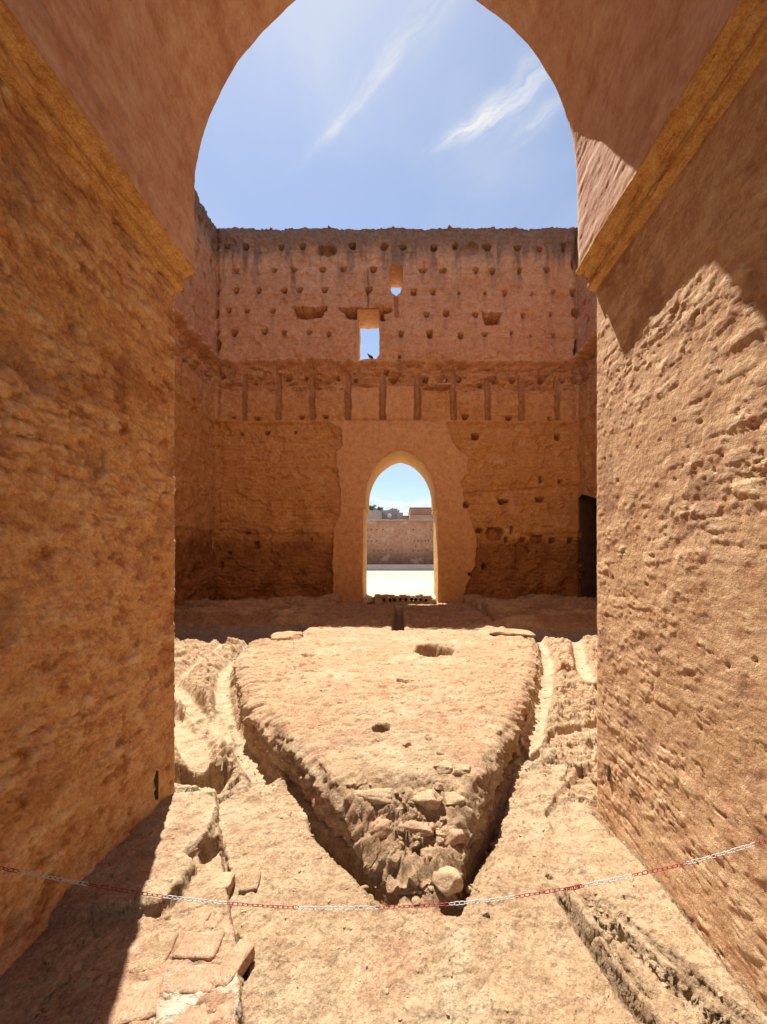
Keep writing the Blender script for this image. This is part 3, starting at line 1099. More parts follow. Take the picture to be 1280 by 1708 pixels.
def jamb_relief(y, z, seed, lumpy, fr=1.0):
    """y along the passage, z up"""
    at = {}
    d = 0.012 * fbm(y * 1.3, z * 1.1, 4, 0.5, seed)
    # plaster over rubble courses
    zone = ss(-0.25, 0.15, fbm(y * 0.9, z * 0.9, 3, 0.5, seed + 3))
    wz = z / 0.066 + 0.9 * fbm(y * 1.1, z * 1.0, 3, 0.5, seed + 1) + 0.25 * fbm(y * 7, z * 7, 3, 0.6, seed + 2)
    rw = np.floor(wz)
    hr = _perm[(rw.astype(np.int64) * 7 + seed) & 255]
    wy = y / (0.13 + 0.10 * hr / 255.0) + hr * 0.37 + 0.30 * fbm(y * 6, z * 6, 3, 0.6, seed + 18)
    cl = np.floor(wy)
    hc = _perm[(cl.astype(np.int64) * 13 + hr) & 255] / 255.0
    bu = np.abs(wy - cl - 0.5) * 2
    bv = np.abs(wz - rw - 0.5) * 2
    jn = fbm(y * 16, z * 22, 4, 0.65, seed + 4)
    q = (bu ** 3 + bv ** 3) ** (1 / 3) + 0.55 * jn
    lump = ss(0.92, 0.80, q) * ss(0.45, 0.55, hc)
    joint = ss(0.86, 1.02, np.maximum(bu, bv * 0.97) + 0.35 * jn)
    lump2 = ss(0.0, 0.03, jn - 0.22)
    d += (0.0055 * lump * (0.5 + hc) - 0.0055 * joint * ss(0.1, -0.2, fbm(y * 2, z * 2, 3, 0.5, seed + 8))) * zone * lumpy
    d += 0.002 * lump2 * lumpy
    # rough coat breaking into flakes
    n = fbm(y * 3.2 * fr, z * 4.4 * fr, 5, 0.66, seed + 5)
    d += 0.011 / fr * terr(n, 7, 0.08) * lumpy
    n2 = fbm(y * 9, z * 13, 5, 0.65, seed + 6)
    d += 0.0065 * n2 * lumpy + 0.004 * terr(n2, 5, 0.1) * lumpy
    d += 0.0028 * fbm(y * 34, z * 46, 3, 0.7, seed + 7) * lumpy * fr
    # horizontal trowel / course lines
    ph = z * 9 + 1.3 * fbm(y * 1.6, z * 1.3, 3, 0.5, seed + 9)
    d += 0.003 * (fr < 1.1) * np.sin(ph * 2 * np.pi) * ss(-0.1, 0.2, fbm(y * 1.1, z * 0.7, 2, 0.5, seed + 10))
    # cracks
    cr = np.abs(fbm(y * 2.2 + 0.4 * fbm(y * 8, z * 8, 3, 0.6, seed + 11), z * 2.8, 3, 0.6, seed + 12))
    crm = ss(0.012, 0.0, cr) * ss(0.0, 0.2, fbm(y * 1.7, z * 1.7, 3, 0.5, seed + 13))
    d -= 0.010 * crm
    # pits
    p1, p2, pid = worley(y * 8, z * 8, seed + 14)
    pit = ss(0.11, 0.04, p1 + 0.12 * jn) * (pid > 0.86)
    d -= 0.012 * pit
    big = ss(0.20, 0.34, fbm(y * 2.6, z * 2.6, 4, 0.6, seed + 15))
    d -= 0.006 * big * lumpy
    d += 0.005 * big * fbm(y * 22, z * 26, 3, 0.7, seed + 16) * lumpy
    sheet = ss(0.10, 0.13, n) * (fbm(y * 1.4, z * 1.8, 3, 0.5, seed + 19) > -0.05)
    d += 0.003 * sheet
    at['pale'] = np.clip(0.8 * lump * zone * hc + 0.35 * lump2 + 0.6 * sheet, 0, 1)
    at['dirt'] = np.clip(0.5 * ss(0.05, 0.12, -n2) * ss(0.0, 0.2, fbm(y * 3, z * 3, 3, 0.6, seed + 21)) + 0.6 * ss(0.05, 0.4, fbm(y * 1.6, z * 2.2, 5, 0.65, seed + 17)) + 0.5 * ss(0.1, 0.35, -n2), 0, 1)
    at['scar'] = big * 0.7
    return d, at


ysJ = np.r_[np.linspace(YB, 0.95, 90)[:-1], np.arange(0.95, YG, 0.0085), [YG]]
zsJ = np.r_[np.arange(-0.35, ZC + 0.03, 0.0085)]


def build_jamb(xw, s, seed, mat, lumpy):
    Y, Z = np.meshgrid(ysJ, zsJ)
    d, at = jamb_relief(Y, Z, seed, lumpy, 1.7 if s > 0 else 2.1)
    # chipped, slightly rounded arris at the far end
    e = YG - Y
    chip = 0.010 + 0.010 * ss(0.05, 0.3, fbm(Z * 5, Z * 0, 4, 0.65, seed + 30))
    d = d * ss(0, 0.03, e) - chip * np.exp(-e / 0.010)
    yy = Y - (e < 1e-6) * 0.0 + 0.006 * fbm(Z * 9, Z * 0 + 2, 4, 0.65, seed + 31) * (1 - ss(0, 0.03, e))
    X = xw + s * d
    co = np.stack([X, yy - YG, Z], -1)
    o = raw_mesh('jamb', co.reshape(-1, 3), grid_faces(len(zsJ), len(ysJ), s > 0), mat, at, True, gate)
    return o


jl = build_jamb(XL, 1, 300, M_jamb, 1.7)
jl['label'] = 'shaded orange plaster wall on the left'
jr = build_jamb(XR, -1, 340, M_jambR, 0.42)
jr['label'] = 'sunlit sandy plaster wall on the right'

# vault profile (x, z) from left spring to right spring
VP = [(-1.405, 3.64), (-1.408, 3.80), (-1.408, 4.0), (-1.402, 4.24), (-1.385, 4.42), (-1.345, 4.59), (-1.29, 4.74), (-1.226, 4.88),
      (-1.13, 5.05), (-1.02, 5.20), (-0.87, 5.36), (-0.69, 5.525), (-0.50, 5.67), (-0.32, 5.79), (-0.10, 5.90),
      (0.12, 5.79), (0.30, 5.67), (0.485, 5.525), (0.70, 5.37), (0.872, 5.20), (0.985, 5.04), (1.078, 4.87), (1.145, 4.68),
      (1.188, 4.47), (1.208, 4.2), (1.214, 3.95), (1.216, 3.78), (1.214, 3.64)]


def catmull(pts, step):
    P = [np.array(p) for p in pts]
    P = [2 * P[0] - P[1]] + P + [2 * P[-1] - P[-2]]
    out = []
    for i in range(1, len(P) - 2):
        n = max(2, int(np.linalg.norm(P[i + 1] - P[i]) / step))
        for j in range(n):
            t = j / n
            out.append(0.5 * ((2 * P[i]) + (-P[i - 1] + P[i + 1]) * t + (2 * P[i - 1] - 5 * P[i] + 4 * P[i + 1] - P[i + 2]) * t * t +
                              (-P[i - 1] + 3 * P[i] - 3 * P[i + 1] + P[i + 2]) * t ** 3))
    out.append(P[-2])
    return np.array(out)


prof = catmull(VP, 0.011)
ysV = np.r_[np.linspace(YB, 0.4, 60)[:-1], np.arange(0.4, YG, 0.012), [YG]]
s = np.cumsum(np.r_[0, np.hypot(*(np.diff(prof, axis=0).T))])
t = np.gradient(prof, axis=0)
nx, nz = t[:, 1], -t[:, 0]
ln = np.hypot(nx, nz)
nx, nz = nx / ln, nz / ln
Y, S = np.meshgrid(ysV, s)
# the plaster ripples run in long bands along the vault
d = 0.018 * fbm(S * 1.2, Y * 0.8, 4, 0.5, 400)
d += 0.010 * fbm(S * 9 + 0.8 * fbm(S * 2, Y * 2, 2, 0.5, 409), Y * 2.2, 4, 0.55, 401)
d += 0.0025 * terr(fbm(S * 9, Y * 5, 4, 0.6, 402), 4, 0.15)
d += 0.0030 * fbm(S * 30, Y * 12, 4, 0.65, 403)
e = YG - Y
d = d * ss(0, 0.05, e) - 0.010 * np.exp(-e / 0.012) * (0.7 + fbm(S * 5, S * 0, 4, 0.6, 404))
wv = 0.010 * fbm(S * 2.2, S * 0 + 2, 4, 0.6, 405)
co = np.stack([prof[:, 0][:, None] + nx[:, None] * (d + wv * 0.6), Y - YG, prof[:, 1][:, None] + nz[:, None] * (d + wv * 0.6)], -1)
raw_mesh('vault', co.reshape(-1, 3), grid_faces(len(s), len(ysV), False), M_vault,
         {'pale': ss(0.05, 0.4, fbm(S * 2, Y * 2, 5, 0.6, 406)), 'dirt': ss(0.0, 0.4, fbm(S * 3, Y * 1.5, 5, 0.65, 407))}, True, gate)

# mouldings: bead, cove, fillet   (offset from the jamb, height)
CP = [(0.0, 3.515), (0.045, 3.525), (0.055, 3.535), (0.056, 3.565), (0.052, 3.575), (0.050, 3.585), (0.062, 3.605), (0.083, 3.623),
      (0.108, 3.634), (0.128, 3.637), (0.137, 3.640), (0.137, 3.655), (0.128, 3.668)]
cp = []
for i in range(len(CP) - 1):
    a, b = np.array(CP[i]), np.array(CP[i + 1])
    n = max(1, int(np.linalg.norm(b - a) / 0.006))
    for j in range(n):
        cp.append(a + (b - a) * j / n)
cp.append(np.array(CP[-1]))
cp = np.array(cp)
for xw, sg, sd_ in ((XL, 1, 500), (XR, -1, 520)):
    # the end face turns the corner of the passage as well
    ysC = np.r_[np.linspace(YB, 0.4, 60)[:-1], np.arange(0.4, YG, 0.012), [YG + 0.004]]
    Y, K = np.meshgrid(ysC, np.arange(len(cp)))
    ox = cp[:, 0][:, None] + 0.009 * fbm(Y * 3, K * 0.12, 4, 0.65, sd_) - 0.014 * ss(0.18, 0.3, fbm(Y * 5, K * 0.15, 4, 0.6, sd_ + 7)) + 0.0035 * fbm(Y * 14, K * 0.5, 3, 0.6, sd_ + 1)
    oz = cp[:, 1][:, None] + 0.010 * fbm(Y * 1.5, K * 0.02 + 3, 4, 0.6, sd_ + 2) + 0.003 * fbm(Y * 9, K * 0.3, 3, 0.6, sd_ + 3)
    co = np.stack([xw + sg * ox, Y - YG, oz], -1)
    raw_mesh('moulding', co.reshape(-1, 3), grid_faces(len(cp), len(ysC), sg < 0), M_corn,
             {'pale': ss(0.0, 0.3, fbm(Y * 4, K * 0.2, 4, 0.6, sd_ + 4)), 'dirt': ss(0.05, 0.35, fbm(Y * 6, K * 0.3, 5, 0.65, sd_ + 5))},
             True, gate)
    # end cap of the moulding
    bm = bmesh.new()
    vs = [bm.verts.new((xw + sg * p[0], 0.004, p[1])) for p in cp] + [bm.verts.new((xw, 0.004, 3.668))]
    bm.faces.new(vs if sg < 0 else vs[::-1])
    bm_obj('moulding_end', bm, M_corn, gate)

# the mass of masonry the passage is cut through
OPEN = [(XL - 0.03, -1.0), (XL - 0.03, 3.50)] + [tuple(q) for q in grow(prof[::6], 0.03)] + [(XR + 0.03, 3.50), (XR + 0.03, -1.0)]
for yy, fl in ((YG - 0.002, True), (YB, False)):
    cell = 0.12
    xs_ = np.arange(-9.6, 9.3, cell)
    zs_ = np.arange(-0.7, 15.2, cell)
    X, Z = np.meshgrid(xs_, zs_)
    sd, bx, by = sd_poly(X, Z, OPEN)
    sn = np.abs(sd) < cell * 0.62
    XX = np.where(sn, bx, X)
    ZZ = np.where(sn, by, Z)
    sdd = np.where(sn, 0, sd)
    cs = (sdd[:-1, :-1] + sdd[1:, :-1] + sdd[:-1, 1:] + sdd[1:, 1:]) / 4
    mx = np.maximum(np.maximum(sdd[:-1, :-1], sdd[1:, :-1]), np.maximum(sdd[:-1, 1:], sdd[1:, 1:]))
    keep = np.minimum(np.minimum(sdd[:-1, :-1], sdd[1:, :-1]), np.minimum(sdd[:-1, 1:], sdd[1:, 1:])) > -1e-6
    dd = 0.03 * fbm(X, Z, 4, 0.55, 66) * ss(0, 0.3, np.abs(sdd))
    co = np.stack([XX, yy - YG + dd, ZZ], -1)
    z0 = X * 0
    raw_mesh('outer_face', co.reshape(-1, 3), grid_faces(len(zs_), len(xs_), fl, keep), M_far,
             {'ochre': z0 + 0.5, 'patch': z0, 'pale': z0, 'dark': z0, 'damp_shade': z0}, True, gate)
bm = bmesh.new()
add_box(bm, -9.6, 9.3, YB - YG, 0.0, 15.1, 15.25)
add_box(bm, -9.75, -9.6, YB - YG, 0.0, -0.7, 15.1)
add_box(bm, 9.3, 9.45, YB - YG, 0.0, -0.7, 15.1)
bm_obj('roof_slab', bm, M_peri, gate)

# ------------------------------------------------------------------ FLOOR
PLAT = [(-0.06, 1.86), (0.10, 1.84), (0.29, 1.90), (0.36, 2.05), (0.50, 2.26), (0.74, 2.72), (1.0, 3.22), (1.42, 4.1), (1.83, 5.0),
        (2.2, 6.0), (2.72, 7.3), (2.62, 8.0), (2.60, 12), (2.66, 16.5), (-2.5, 16.5), (-2.48, 12), (-2.3, 8.4), (-2.35, 7.9),
        (-2.95, 7.5), (-2.72, 6.2), (-2.3, 5.2), (-1.95, 4.5), (-1.42, 3.5), (-1.0, 2.98), (-0.52, 2.36), (-0.24, 2.05)]


def path_dist(x, y, pts):
    d, _, _ = sd_poly(x, y, pts, closed=False)
    return d


def floor_height(x, y):
    at = {k: np.zeros(x.shape) for k in ('pale', 'red', 'brown', 'white')}
    nb = fbm(x * 0.55, y * 0.55, 4, 0.5, 600)
    n1 = fbm(x * 2.0, y * 2.6, 5, 0.6, 601)
    n2 = fbm(x * 7, y * 10, 5, 0.65, 602)
    n3 = fbm(x * 28, y * 34, 3, 0.7, 603)
    flakes = terr(fbm(x * 3.6, y * 7.5, 5, 0.6, 604), 8, 0.10)
    flakes2 = terr(fbm(x * 9 + 0.3 * n1, y * 15, 4, 0.6, 605), 6, 0.10)
    rockm = ss(2.3, 3.6, y)                         # layered rock further in
    z = 0.05 * nb + 0.018 * n1 * (1 + rockm)
    z += 0.009 * n2 * (1 + 1.3 * rockm) + 0.0045 * n3 * (1 + 0.8 * rockm)
    z += 0.005 * terr(fbm(x * 20 + n1, y * 27, 4, 0.65, 614), 5, 0.12) * (1 + 1.2 * rockm)
    sidem = ss(1.0, 1.7, np.abs(x)) * rockm
    z += flakes * (0.012 + 0.050 * rockm + 0.035 * sidem) + flakes2 * (0.008 + 0.022 * rockm + 0.012 * sidem)
    # shallow scars in the foreground surface
    f1, f2, idv = worley(x * 3.2 + 0.4 * n1, y * 4.2 + 0.3 * n2, 606)
    z -= 0.010 * ss(0.25, 0.0, f1) * (idv > 0.6)
    g1, g2, gid = worley(x * 13, y * 13, 607)
    z += 0.006 * ss(0.45, 0.1, g1) * (gid > 0.8) - 0.008 * ss(0.2, 0.08, g1) * (gid < 0.12)
    crk = np.abs(fbm(x * 1.7 + 0.3 * n1, y * 2.4, 4, 0.6, 608))
    z -= 0.012 * ss(0.012, 0.0, crk) * ss(0.0, 0.25, nb + 0.1)

    w1, w2, wid = worley(x * 1.5 + 0.5 * n1, y * 2.3 + 0.4 * n1 + 0.12 * n2, 615)
    plm = ss(0.7, 1.5, np.abs(x)) * ss(2.2, 3.0, y)
    z += (0.012 + 0.075 * plm) * (wid - 0.5) * ss(0.0, 0.05, w2 - w1) - (0.006 + 0.035 * plm) * ss(0.05, 0.0, w2 - w1) * (wid > 0.35)
    # --- raised platform with a pointed front
    sdp, _, _ = sd_poly(x, y, PLAT)
    rag = 0.045 * fbm(x * 3.0, y * 3.0, 4, 0.6, 610) + 0.020 * fbm(x * 12, y * 12, 3, 0.65, 611)
    s_ = sdp + rag * ss(0.5, 2.2, y)
    ht = np.interp(y, [1.8, 2.3, 3.0, 4.2, 6.0, 8.0, 10, 16], [0.27, 0.31, 0.30, 0.24, 0.16, 0.12, 0.10, 0.05])
    side = ss(-0.075, -0.14, s_)
    # crumbling blunt nose
    nose = ss(2.42, 1.92, y - 0.12 * np.abs(x - 0.1)) * (sdp < 0.1)
    chunky, c2_, cid = worley(x * 8.5 + 0.6 * n2, y * 11.0 + 0.5 * n2, 612)
    noseh = ht * (1 - 0.55 * nose) + nose * (0.10 * (cid - 0.5) * ss(0.02, 0.18, c2_ - chunky) + 0.03 * n2 + 0.04 * flakes * 4)
    plath = noseh + 0.9 * (0.020 * n1 + 0.006 * n2)
    z = z * (1 - side) + side * (plath + 0.35 * z + 0.010 * n2 + 0.02 * flakes)
    # broken shoulder just inside the edge
    sh = np.exp(-((sdp + 0.10) / 0.07) ** 2) * ss(7.5, 6.0, y)
    z += sh * 0.0 * (-0.045 * ss(-0.1, 0.3, fbm(x * 4, y * 4, 3, 0.6, 613)) + 0.018 * n2)
    # undercut gap at the foot, left of the nose
    gap = np.exp(-((sdp - 0.035) / 0.026) ** 2) * ss(-0.62, -0.50, x) * ss(0.02, -0.06, x)
    z -= 0.16 * gap * (0.55 + 0.5 * ss(-0.3, -0.45, x))
    gapr = np.exp(-((sdp - 0.03) / 0.03) ** 2) * ss(0.26, 0.32, x) * ss(3.0, 2.3, y) * (sdp > -0.02)
    z -= 0.13 * gapr
    # platform holes
    for (cx, cy, rx, ry, dp, sd_) in ((0.58, 6.45, 0.36, 0.52, 0.55, 1), (-0.157, 3.05, 0.080, 0.10, 0.20, 2),
                                      (0.04, 4.55, 0.085, 0.10, 0.07, 3), (-1.45, 6.0, 0.12, 0.15, 0.10, 4), (-1.55, 6.1, 0.09, 0.1, 0.08, 5),
                                      (0.28, 2.62, 0.03, 0.03, 0.04, 6), (-0.55, 3.7, 0.09, 0.04, 0.05, 7),
                                      (-1.2, 5.0, 0.22, 0.07, 0.06, 8), (0.22, 2.86, 0.03, 0.05, 0.03, 9)):
        q = np.hypot((x - cx) / rx, (y - cy) / ry) + 0.30 * fbm(x / rx * 0.8, y / ry * 0.8, 3, 0.6, 620 + sd_)
        z -= dp * (1 - ss(0.62, 1.0, q))
    # narrow channel running through the causeway to the doorway
    cw = np.maximum(np.abs(x + 0.055) - 0.125 - 0.02 * fbm(y * 2, x * 0, 3, 0.6, 630), 8.55 + 0.05 * n1 - y)
    ch = ss(0.03, -0.02, cw) * ss(15.4, 15.2, y)
    z -= 0.42 * ch
    step_ = ss(8.35, 8.75, y + 0.15 * fbm(x * 2, y * 0, 3, 0.6, 631)) * ss(0.1, 0.3, x) * ss(2.1, 1.8, x) * (y < 16)
    z -= 0.05 * step_

    inpl = ss(0.0, -0.05, s_)
    out = 1 - inpl
    # --- channels cut in the terrace beside the platform
    chans = (([(-3.25, 8.2), (-2.95, 6.9), (-2.80, 5.95), (-2.33, 4.87), (-1.85, 3.93), (-1.36, 3.3), (-1.05, 2.9)], 0.125, 0.10),
             ([(-3.85, 8.2), (-3.60, 7.1), (-3.24, 5.38), (-3.1, 5.0)], 0.09, 0.08),
             ([(-3.3, 5.3), (-2.96, 4.99), (-2.4, 4.3), (-1.94, 3.79), (-1.75, 3.45)], 0.12, 0.09),
             ([(-2.9, 4.2), (-2.36, 3.93), (-1.95, 3.45), (-1.66, 3.12)], 0.13, 0.08),
             ([(2.95, 8.2), (2.80, 7.3), (2.32, 5.8), (1.72, 4.45), (1.30, 3.62), (1.12, 3.2)], 0.12, 0.10),
             ([(3.85, 8.3), (3.58, 7.5), (3.05, 6.3), (2.75, 5.55), (2.65, 5.2)], 0.13, 0.10))
    for pts, w, dp in chans:
        pd = path_dist(x, y, pts) + 0.025 * n1 + 0.012 * n2
        m = ss(w + 0.02, w - 0.05, pd) * out
        z = z * (1 - 0.75 * m) - dp * m * (1 - 0.3 * (pd / w) ** 2 * (pd < w))
        # low broken lips
        lipm = np.exp(-((pd - w - 0.07) / 0.06) ** 2) * out
        z += 0.045 * lipm * ss(-0.2, 0.2, fbm(x * 5, y * 4, 3, 0.6, 633))
        at['pale'] = np.maximum(at['pale'], 0.75 * m)
    # --- upper right layer edge
    E = [(6.0, 4.2), (2.6, 4.15), (2.0, 3.86), (1.52, 3.59), (1.30, 3.41), (1.12, 3.2), (1.1, 9.0), (6, 9)]
    se, _, _ = sd_poly(x, y, E)
    se = se + 0.07 * fbm(x * 3, y * 3, 4, 0.65, 634)
    z += 0.075 * ss(0.015, -0.02, se) * out * (1 - 0.0)
    E2 = [(5, 3.5), (1.75, 3.3), (1.53, 3.06), (1.25, 2.80), (0.98, 2.50), (0.95, 2.3), (3, 2.0), (5, 2)]
    se2, _, _ = sd_poly(x, y, E2)
    z -= 0.035 * ss(0.02, -0.02, se2 + 0.05 * fbm(x * 4, y * 4, 4, 0.65, 635)) * out
    # niche by the right jamb
    for (cx, cy, rx, ry, dp) in ((2.62, 4.95, 0.16, 0.30, 0.30), (1.47, 3.02, 0.07, 0.12, 0.16), (1.53, 2.80, 0.06, 0.10, 0.12)):
        q = np.maximum(np.abs(x - cx) / rx, np.abs(y - cy) / ry) + 0.25 * fbm(x * 5, y * 5, 3, 0.6, 636)
        z -= dp * (1 - ss(0.75, 1.0, q))
    # --- left pit beyond the jamb
    q = np.maximum(np.abs(x + 1.56) / 0.28, np.abs(y - 2.86) / 0.20) + 0.18 * fbm(x * 4, y * 4, 3, 0.6, 637)
    z -= 0.30 * (1 - ss(0.60, 1.0, q))
    # --- left strip of masonry and shelf
    edge_x = np.interp(y, [0.6, 1.1, 1.346, 1.55, 1.87, 2.15, 2.45, 2.7, 2.9], [-0.42, -0.50, -0.57, -0.67, -0.87, -1.03, -1.20, -1.34, -1.5])
    q = edge_x - x + 0.030 * fbm(x * 3, y * 4, 4, 0.65, 638) + 0.012 * n2
    strip = ss(-0.012, 0.018, q) * ss(2.75, 2.6, y)
    z += 0.055 * strip
    z -= 0.05 * np.exp(-((q + 0.012) / 0.014) ** 2) * ss(2.3, 2.0, y) * ss(-0.1, 0.25, fbm(y * 3, y * 0, 3, 0.6, 639) + 0.1)
    SH = [(-1.6, 2.62), (-1.42, 2.60), (-1.20, 2.46), (-1.135, 2.28), (-1.10, 2.12), (-1.13, 2.0), (-1.07, 1.93), (-1.05, 1.80), (-1.09, 1.69), (-1.25, 1.66), (-1.6, 1.62), (-2, 1.7), (-2, 2.62)]
    q, _, _ = sd_poly(x, y, SH)
    q = q + 0.030 * fbm(x * 5, y * 5, 4, 0.65, 640) + 0.010 * n2
    shm = ss(0.012, -0.022, q)
    z += 0.065 * shm
    at['pale'] = np.maximum(at['pale'], 0.5 * shm)
    q = np.hypot((x + 1.06) / 0.05, (y - 2.09) / 0.10)
    z -= 0.10 * (1 - ss(0.6, 1.1, q))
    at['red'] = np.maximum(at['red'], 0.55 * strip * ss(1.75, 1.6, y) * ss(-0.15, 0.2, fbm(x * 5, y * 5, 4, 0.6, 641)))
    wm = strip * ss(0.02, 0.2, fbm(x * 4 + 3, y * 6, 5, 0.65, 642) + 0.12) * ss(1.52, 1.40, y) * ss(-0.95, -0.8, x)
    at['white'] = np.maximum(at['white'], wm)
    # --- right: long crevice, splintered ridge, rubble band, smooth margin
    cxr = np.interp(y, [0.9, 1.33, 1.57, 1.86, 1.95], [0.93, 0.885, 0.845, 0.812, 0.80]) + 0.012 * fbm(y * 4, y * 0, 4, 0.6, 643)
    q = x - cxr
    on = ss(1.93, 1.84, y)
    z -= on * 0.075 * np.exp(-np.abs(q / 0.017) ** 1.6)
    z += on * ss(0.012, 0.035, q) * 0.045 * ss(0.24, 0.14, q)
    q2 = q - 0.062 - 0.02 * fbm(y * 5, y * 0 + 4, 3, 0.6, 644)
    on2 = ss(1.75, 1.66, y)
    z -= on2 * 0.045 * np.exp(-np.abs(q2 / 0.016) ** 1.6) * ss(-0.15, 0.15, fbm(y * 4, y * 0 + 6, 3, 0.6, 645))
    bx_ = np.interp(y, [0.9, 1.33, 1.46, 1.65, 1.80], [1.30, 1.14, 1.075, 0.985, 0.93])
    q3 = np.abs(x - bx_) + 0.02 * n1
    w3 = np.interp(y, [0.9, 1.3, 1.7, 1.85], [0.12, 0.085, 0.055, 0.02])
    rb = ss(w3 + 0.02, w3 - 0.03, q3) * ss(1.88, 1.75, y)
    r1, r2, rid = worley(x * 22 + n2, y * 20 + n2, 646)
    r3, r4, rid3 = worley(x * 9 + n2, y * 8 + n2, 647)
    z = z + rb * (-0.045 + 0.055 * ss(0.6, 0.1, r1) * rid - 0.05 * (rid3 > 0.55) * ss(0.5, 0.3, r3))
    at['pale'] = np.maximum(at['pale'], 0.55 * rb)
    mar = ss(0.02, 0.06, x - bx_ - w3) * ss(2.4, 1.9, y)
    z += mar * 0.04
    jm = np.exp(-((x - XR + 0.012) / 0.010) ** 2) * (y < YG)
    z -= 0.04 * jm
    # curved scars on the ridge
    q = np.hypot((x - 0.955) / 0.075, (y - 1.66) / 0.03)
    z -= 0.05 * np.exp(-((q - 1.0) / 0.3) ** 2) * (y < 1.665)
    q = np.hypot((x - 0.80) / 0.022, (y - 1.985) / 0.018) + 0.2 * n2
    z -= 0.04 * (1 - ss(0.7, 1.1, q))
    # small loose pocket under the round stone
    q = np.hypot((x - 0.245) / 0.055, (y - 1.775) / 0.045)
    z -= 0.07 * (1 - ss(0.6, 1.1, q))
    z += 0.05 * (1 - ss(0.3, 1.1, np.hypot((x - 0.17) / 0.13, (y - 1.86) / 0.09)))

    # --- back edge of the terrace, gravel walk, rocks by the wall
    ey = 7.95 + 0.18 * fbm(x * 1.3, x * 0, 4, 0.6, 650) - 0.35 * ss(-2.9, -2.5, x) * ss(0, -1, x)
    beyond = ss(-0.02, 0.05, y - ey + 0.03 * n2) * (1 - inpl)
    z = z * (1 - beyond) + beyond * (-0.52)
    gy = np.where(x < 0, 11.35, 10.9) + 0.10 * fbm(x * 2.2, x * 0 + 3, 4, 0.6, 651)
    rk = ss(-0.10, 0.55, y - gy + 0.10 * fbm(x * 2, y * 2, 3, 0.6, 652)) * (1 - inpl)
    rise = np.interp(y, [10.8, 11.6, 13.0, 15.8], [-0.12, 0.02, 0.08, 0.06])
    lay = terr(fbm(x * 0.35, y * 1.7, 4, 0.55, 653), 7, 0.3)
    z = z * (1 - rk) + rk * (rise + 0.55 * lay + 0.22 * terr(fbm(x * 0.45, y * 3.0, 3, 0.5, 660), 6, 0.3) + 0.03 * n1 + 0.012 * n2 + 0.10 * flakes)
    at['brown'] = np.maximum(at['brown'], (0.85 - 0.5 * ss(0.0, 0.12, lay + 0.1 * n1)) * rk)
    cause = inpl * ss(8.6, 9.5, y)
    lay2 = terr(fbm(x * 0.9, y * 1.0, 5, 0.6, 654), 6, 0.12)
    z += cause * ss(15.0, 13.3, y) * (0.22 * lay2 + 0.04 * n1 + 0.02 * n2 + 0.10 * flakes)
    at['brown'] = np.maximum(at['brown'], 0.6 * cause)
    # gap on the right side of the causeway
    q = np.abs(x - np.interp(y, [8.0, 16.0], [2.72, 2.86])) - 0.07
    z -= 0.30 * ss(0.03, -0.03, q) * ss(8.0, 8.4, y) * ss(14.6, 14.2, y)
    # the sill of the far doorway rises to the bright courtyard
    sill = ss(14.0, 14.5, y) * ss(1.75, 1.5, np.abs(x))
    z = z * (1 - sill) + sill * (-0.03 + 0.10 * ss(15.6, 16.2, y) + 0.05 * fbm(x * 4, y * 4, 4, 0.65, 655))
    # colour masks
    at['pale'] = np.clip(at['pale'] + 0.75 * ss(0.0, 0.3, fbm(x * 1.1, y * 1.3, 5, 0.65, 656)) * (1 - at['brown']), 0, 1)
    at['red'] = np.clip(at['red'] + 0.5 * ss(0.08, 0.3, fbm(x * 1.6, y * 1.6, 5, 0.65, 657)) +
                        0.6 * np.exp(-((sdp + 0.02) / 0.05) ** 2) * ss(2.8, 3.2, y) * ss(7, 5, y) * ss(0, 0.3, fbm(x * 3, y * 3, 3, 0.6, 658)), 0, 1)
    at['brown'] = np.clip(at['brown'] + 0.35 * ss(0.15, 0.4, fbm(x * 2.3, y * 2.6, 5, 0.65, 659)) + 0.35 * nose, 0, 1)
    grav = beyond * (1 - rk)
    return z, at, s_, grav, rk


def y_rows(y0, y1, n):
    return y0 * (y1 / y0) ** (np.arange(n + 1) / n)


YSPL = 8.45
rows = np.r_[y_rows(1.0, YSPL, 660)]
cols = np.linspace(-1, 1, 1001)
U, Yg = np.meshgrid(cols, rows)
Xg = U * (0.93 * Yg + 0.75)
zf, atf, sf, gf, rf = floor_height(Xg, Yg)
# small sideways jitter so steep sides are not smooth drapes
gz = np.hypot(np.gradient(zf, axis=1) / np.gradient(Xg, axis=1), np.gradient(zf, axis=0) / np.gradient(Yg, axis=0))
steep = ss(0.6, 2.5, gz)
jx = 0.022 * steep * fbm(Yg * 9 + zf * 10, zf * 45 + Xg * 3, 4, 0.65, 670)
jy = 0.022 * steep * fbm(Xg * 9 + zf * 10, zf * 45 + Yg * 3, 4, 0.65, 671)
edgefix = ss(0, 0.15, YSPL - Yg)
P = np.stack([Xg + jx * edgefix, Yg + jy * edgefix, zf], -1).reshape(-1, 3)
fc = grid_faces(len(rows), len(cols))
sc = sf.ravel()[fc].mean(1)
gc = gf.ravel()[fc].mean(1)
ground = raw_mesh('ground', P, fc[(sc >= 0) & (gc < 0.5)], M_floor, atf)
tag(ground, kind='structure')
plat = raw_mesh('stone_platform', P, fc[sc < 0], M_floor, atf)
tag(plat, kind='structure')
walk_parts = (P, fc[(sc >= 0) & (gc >= 0.5)])

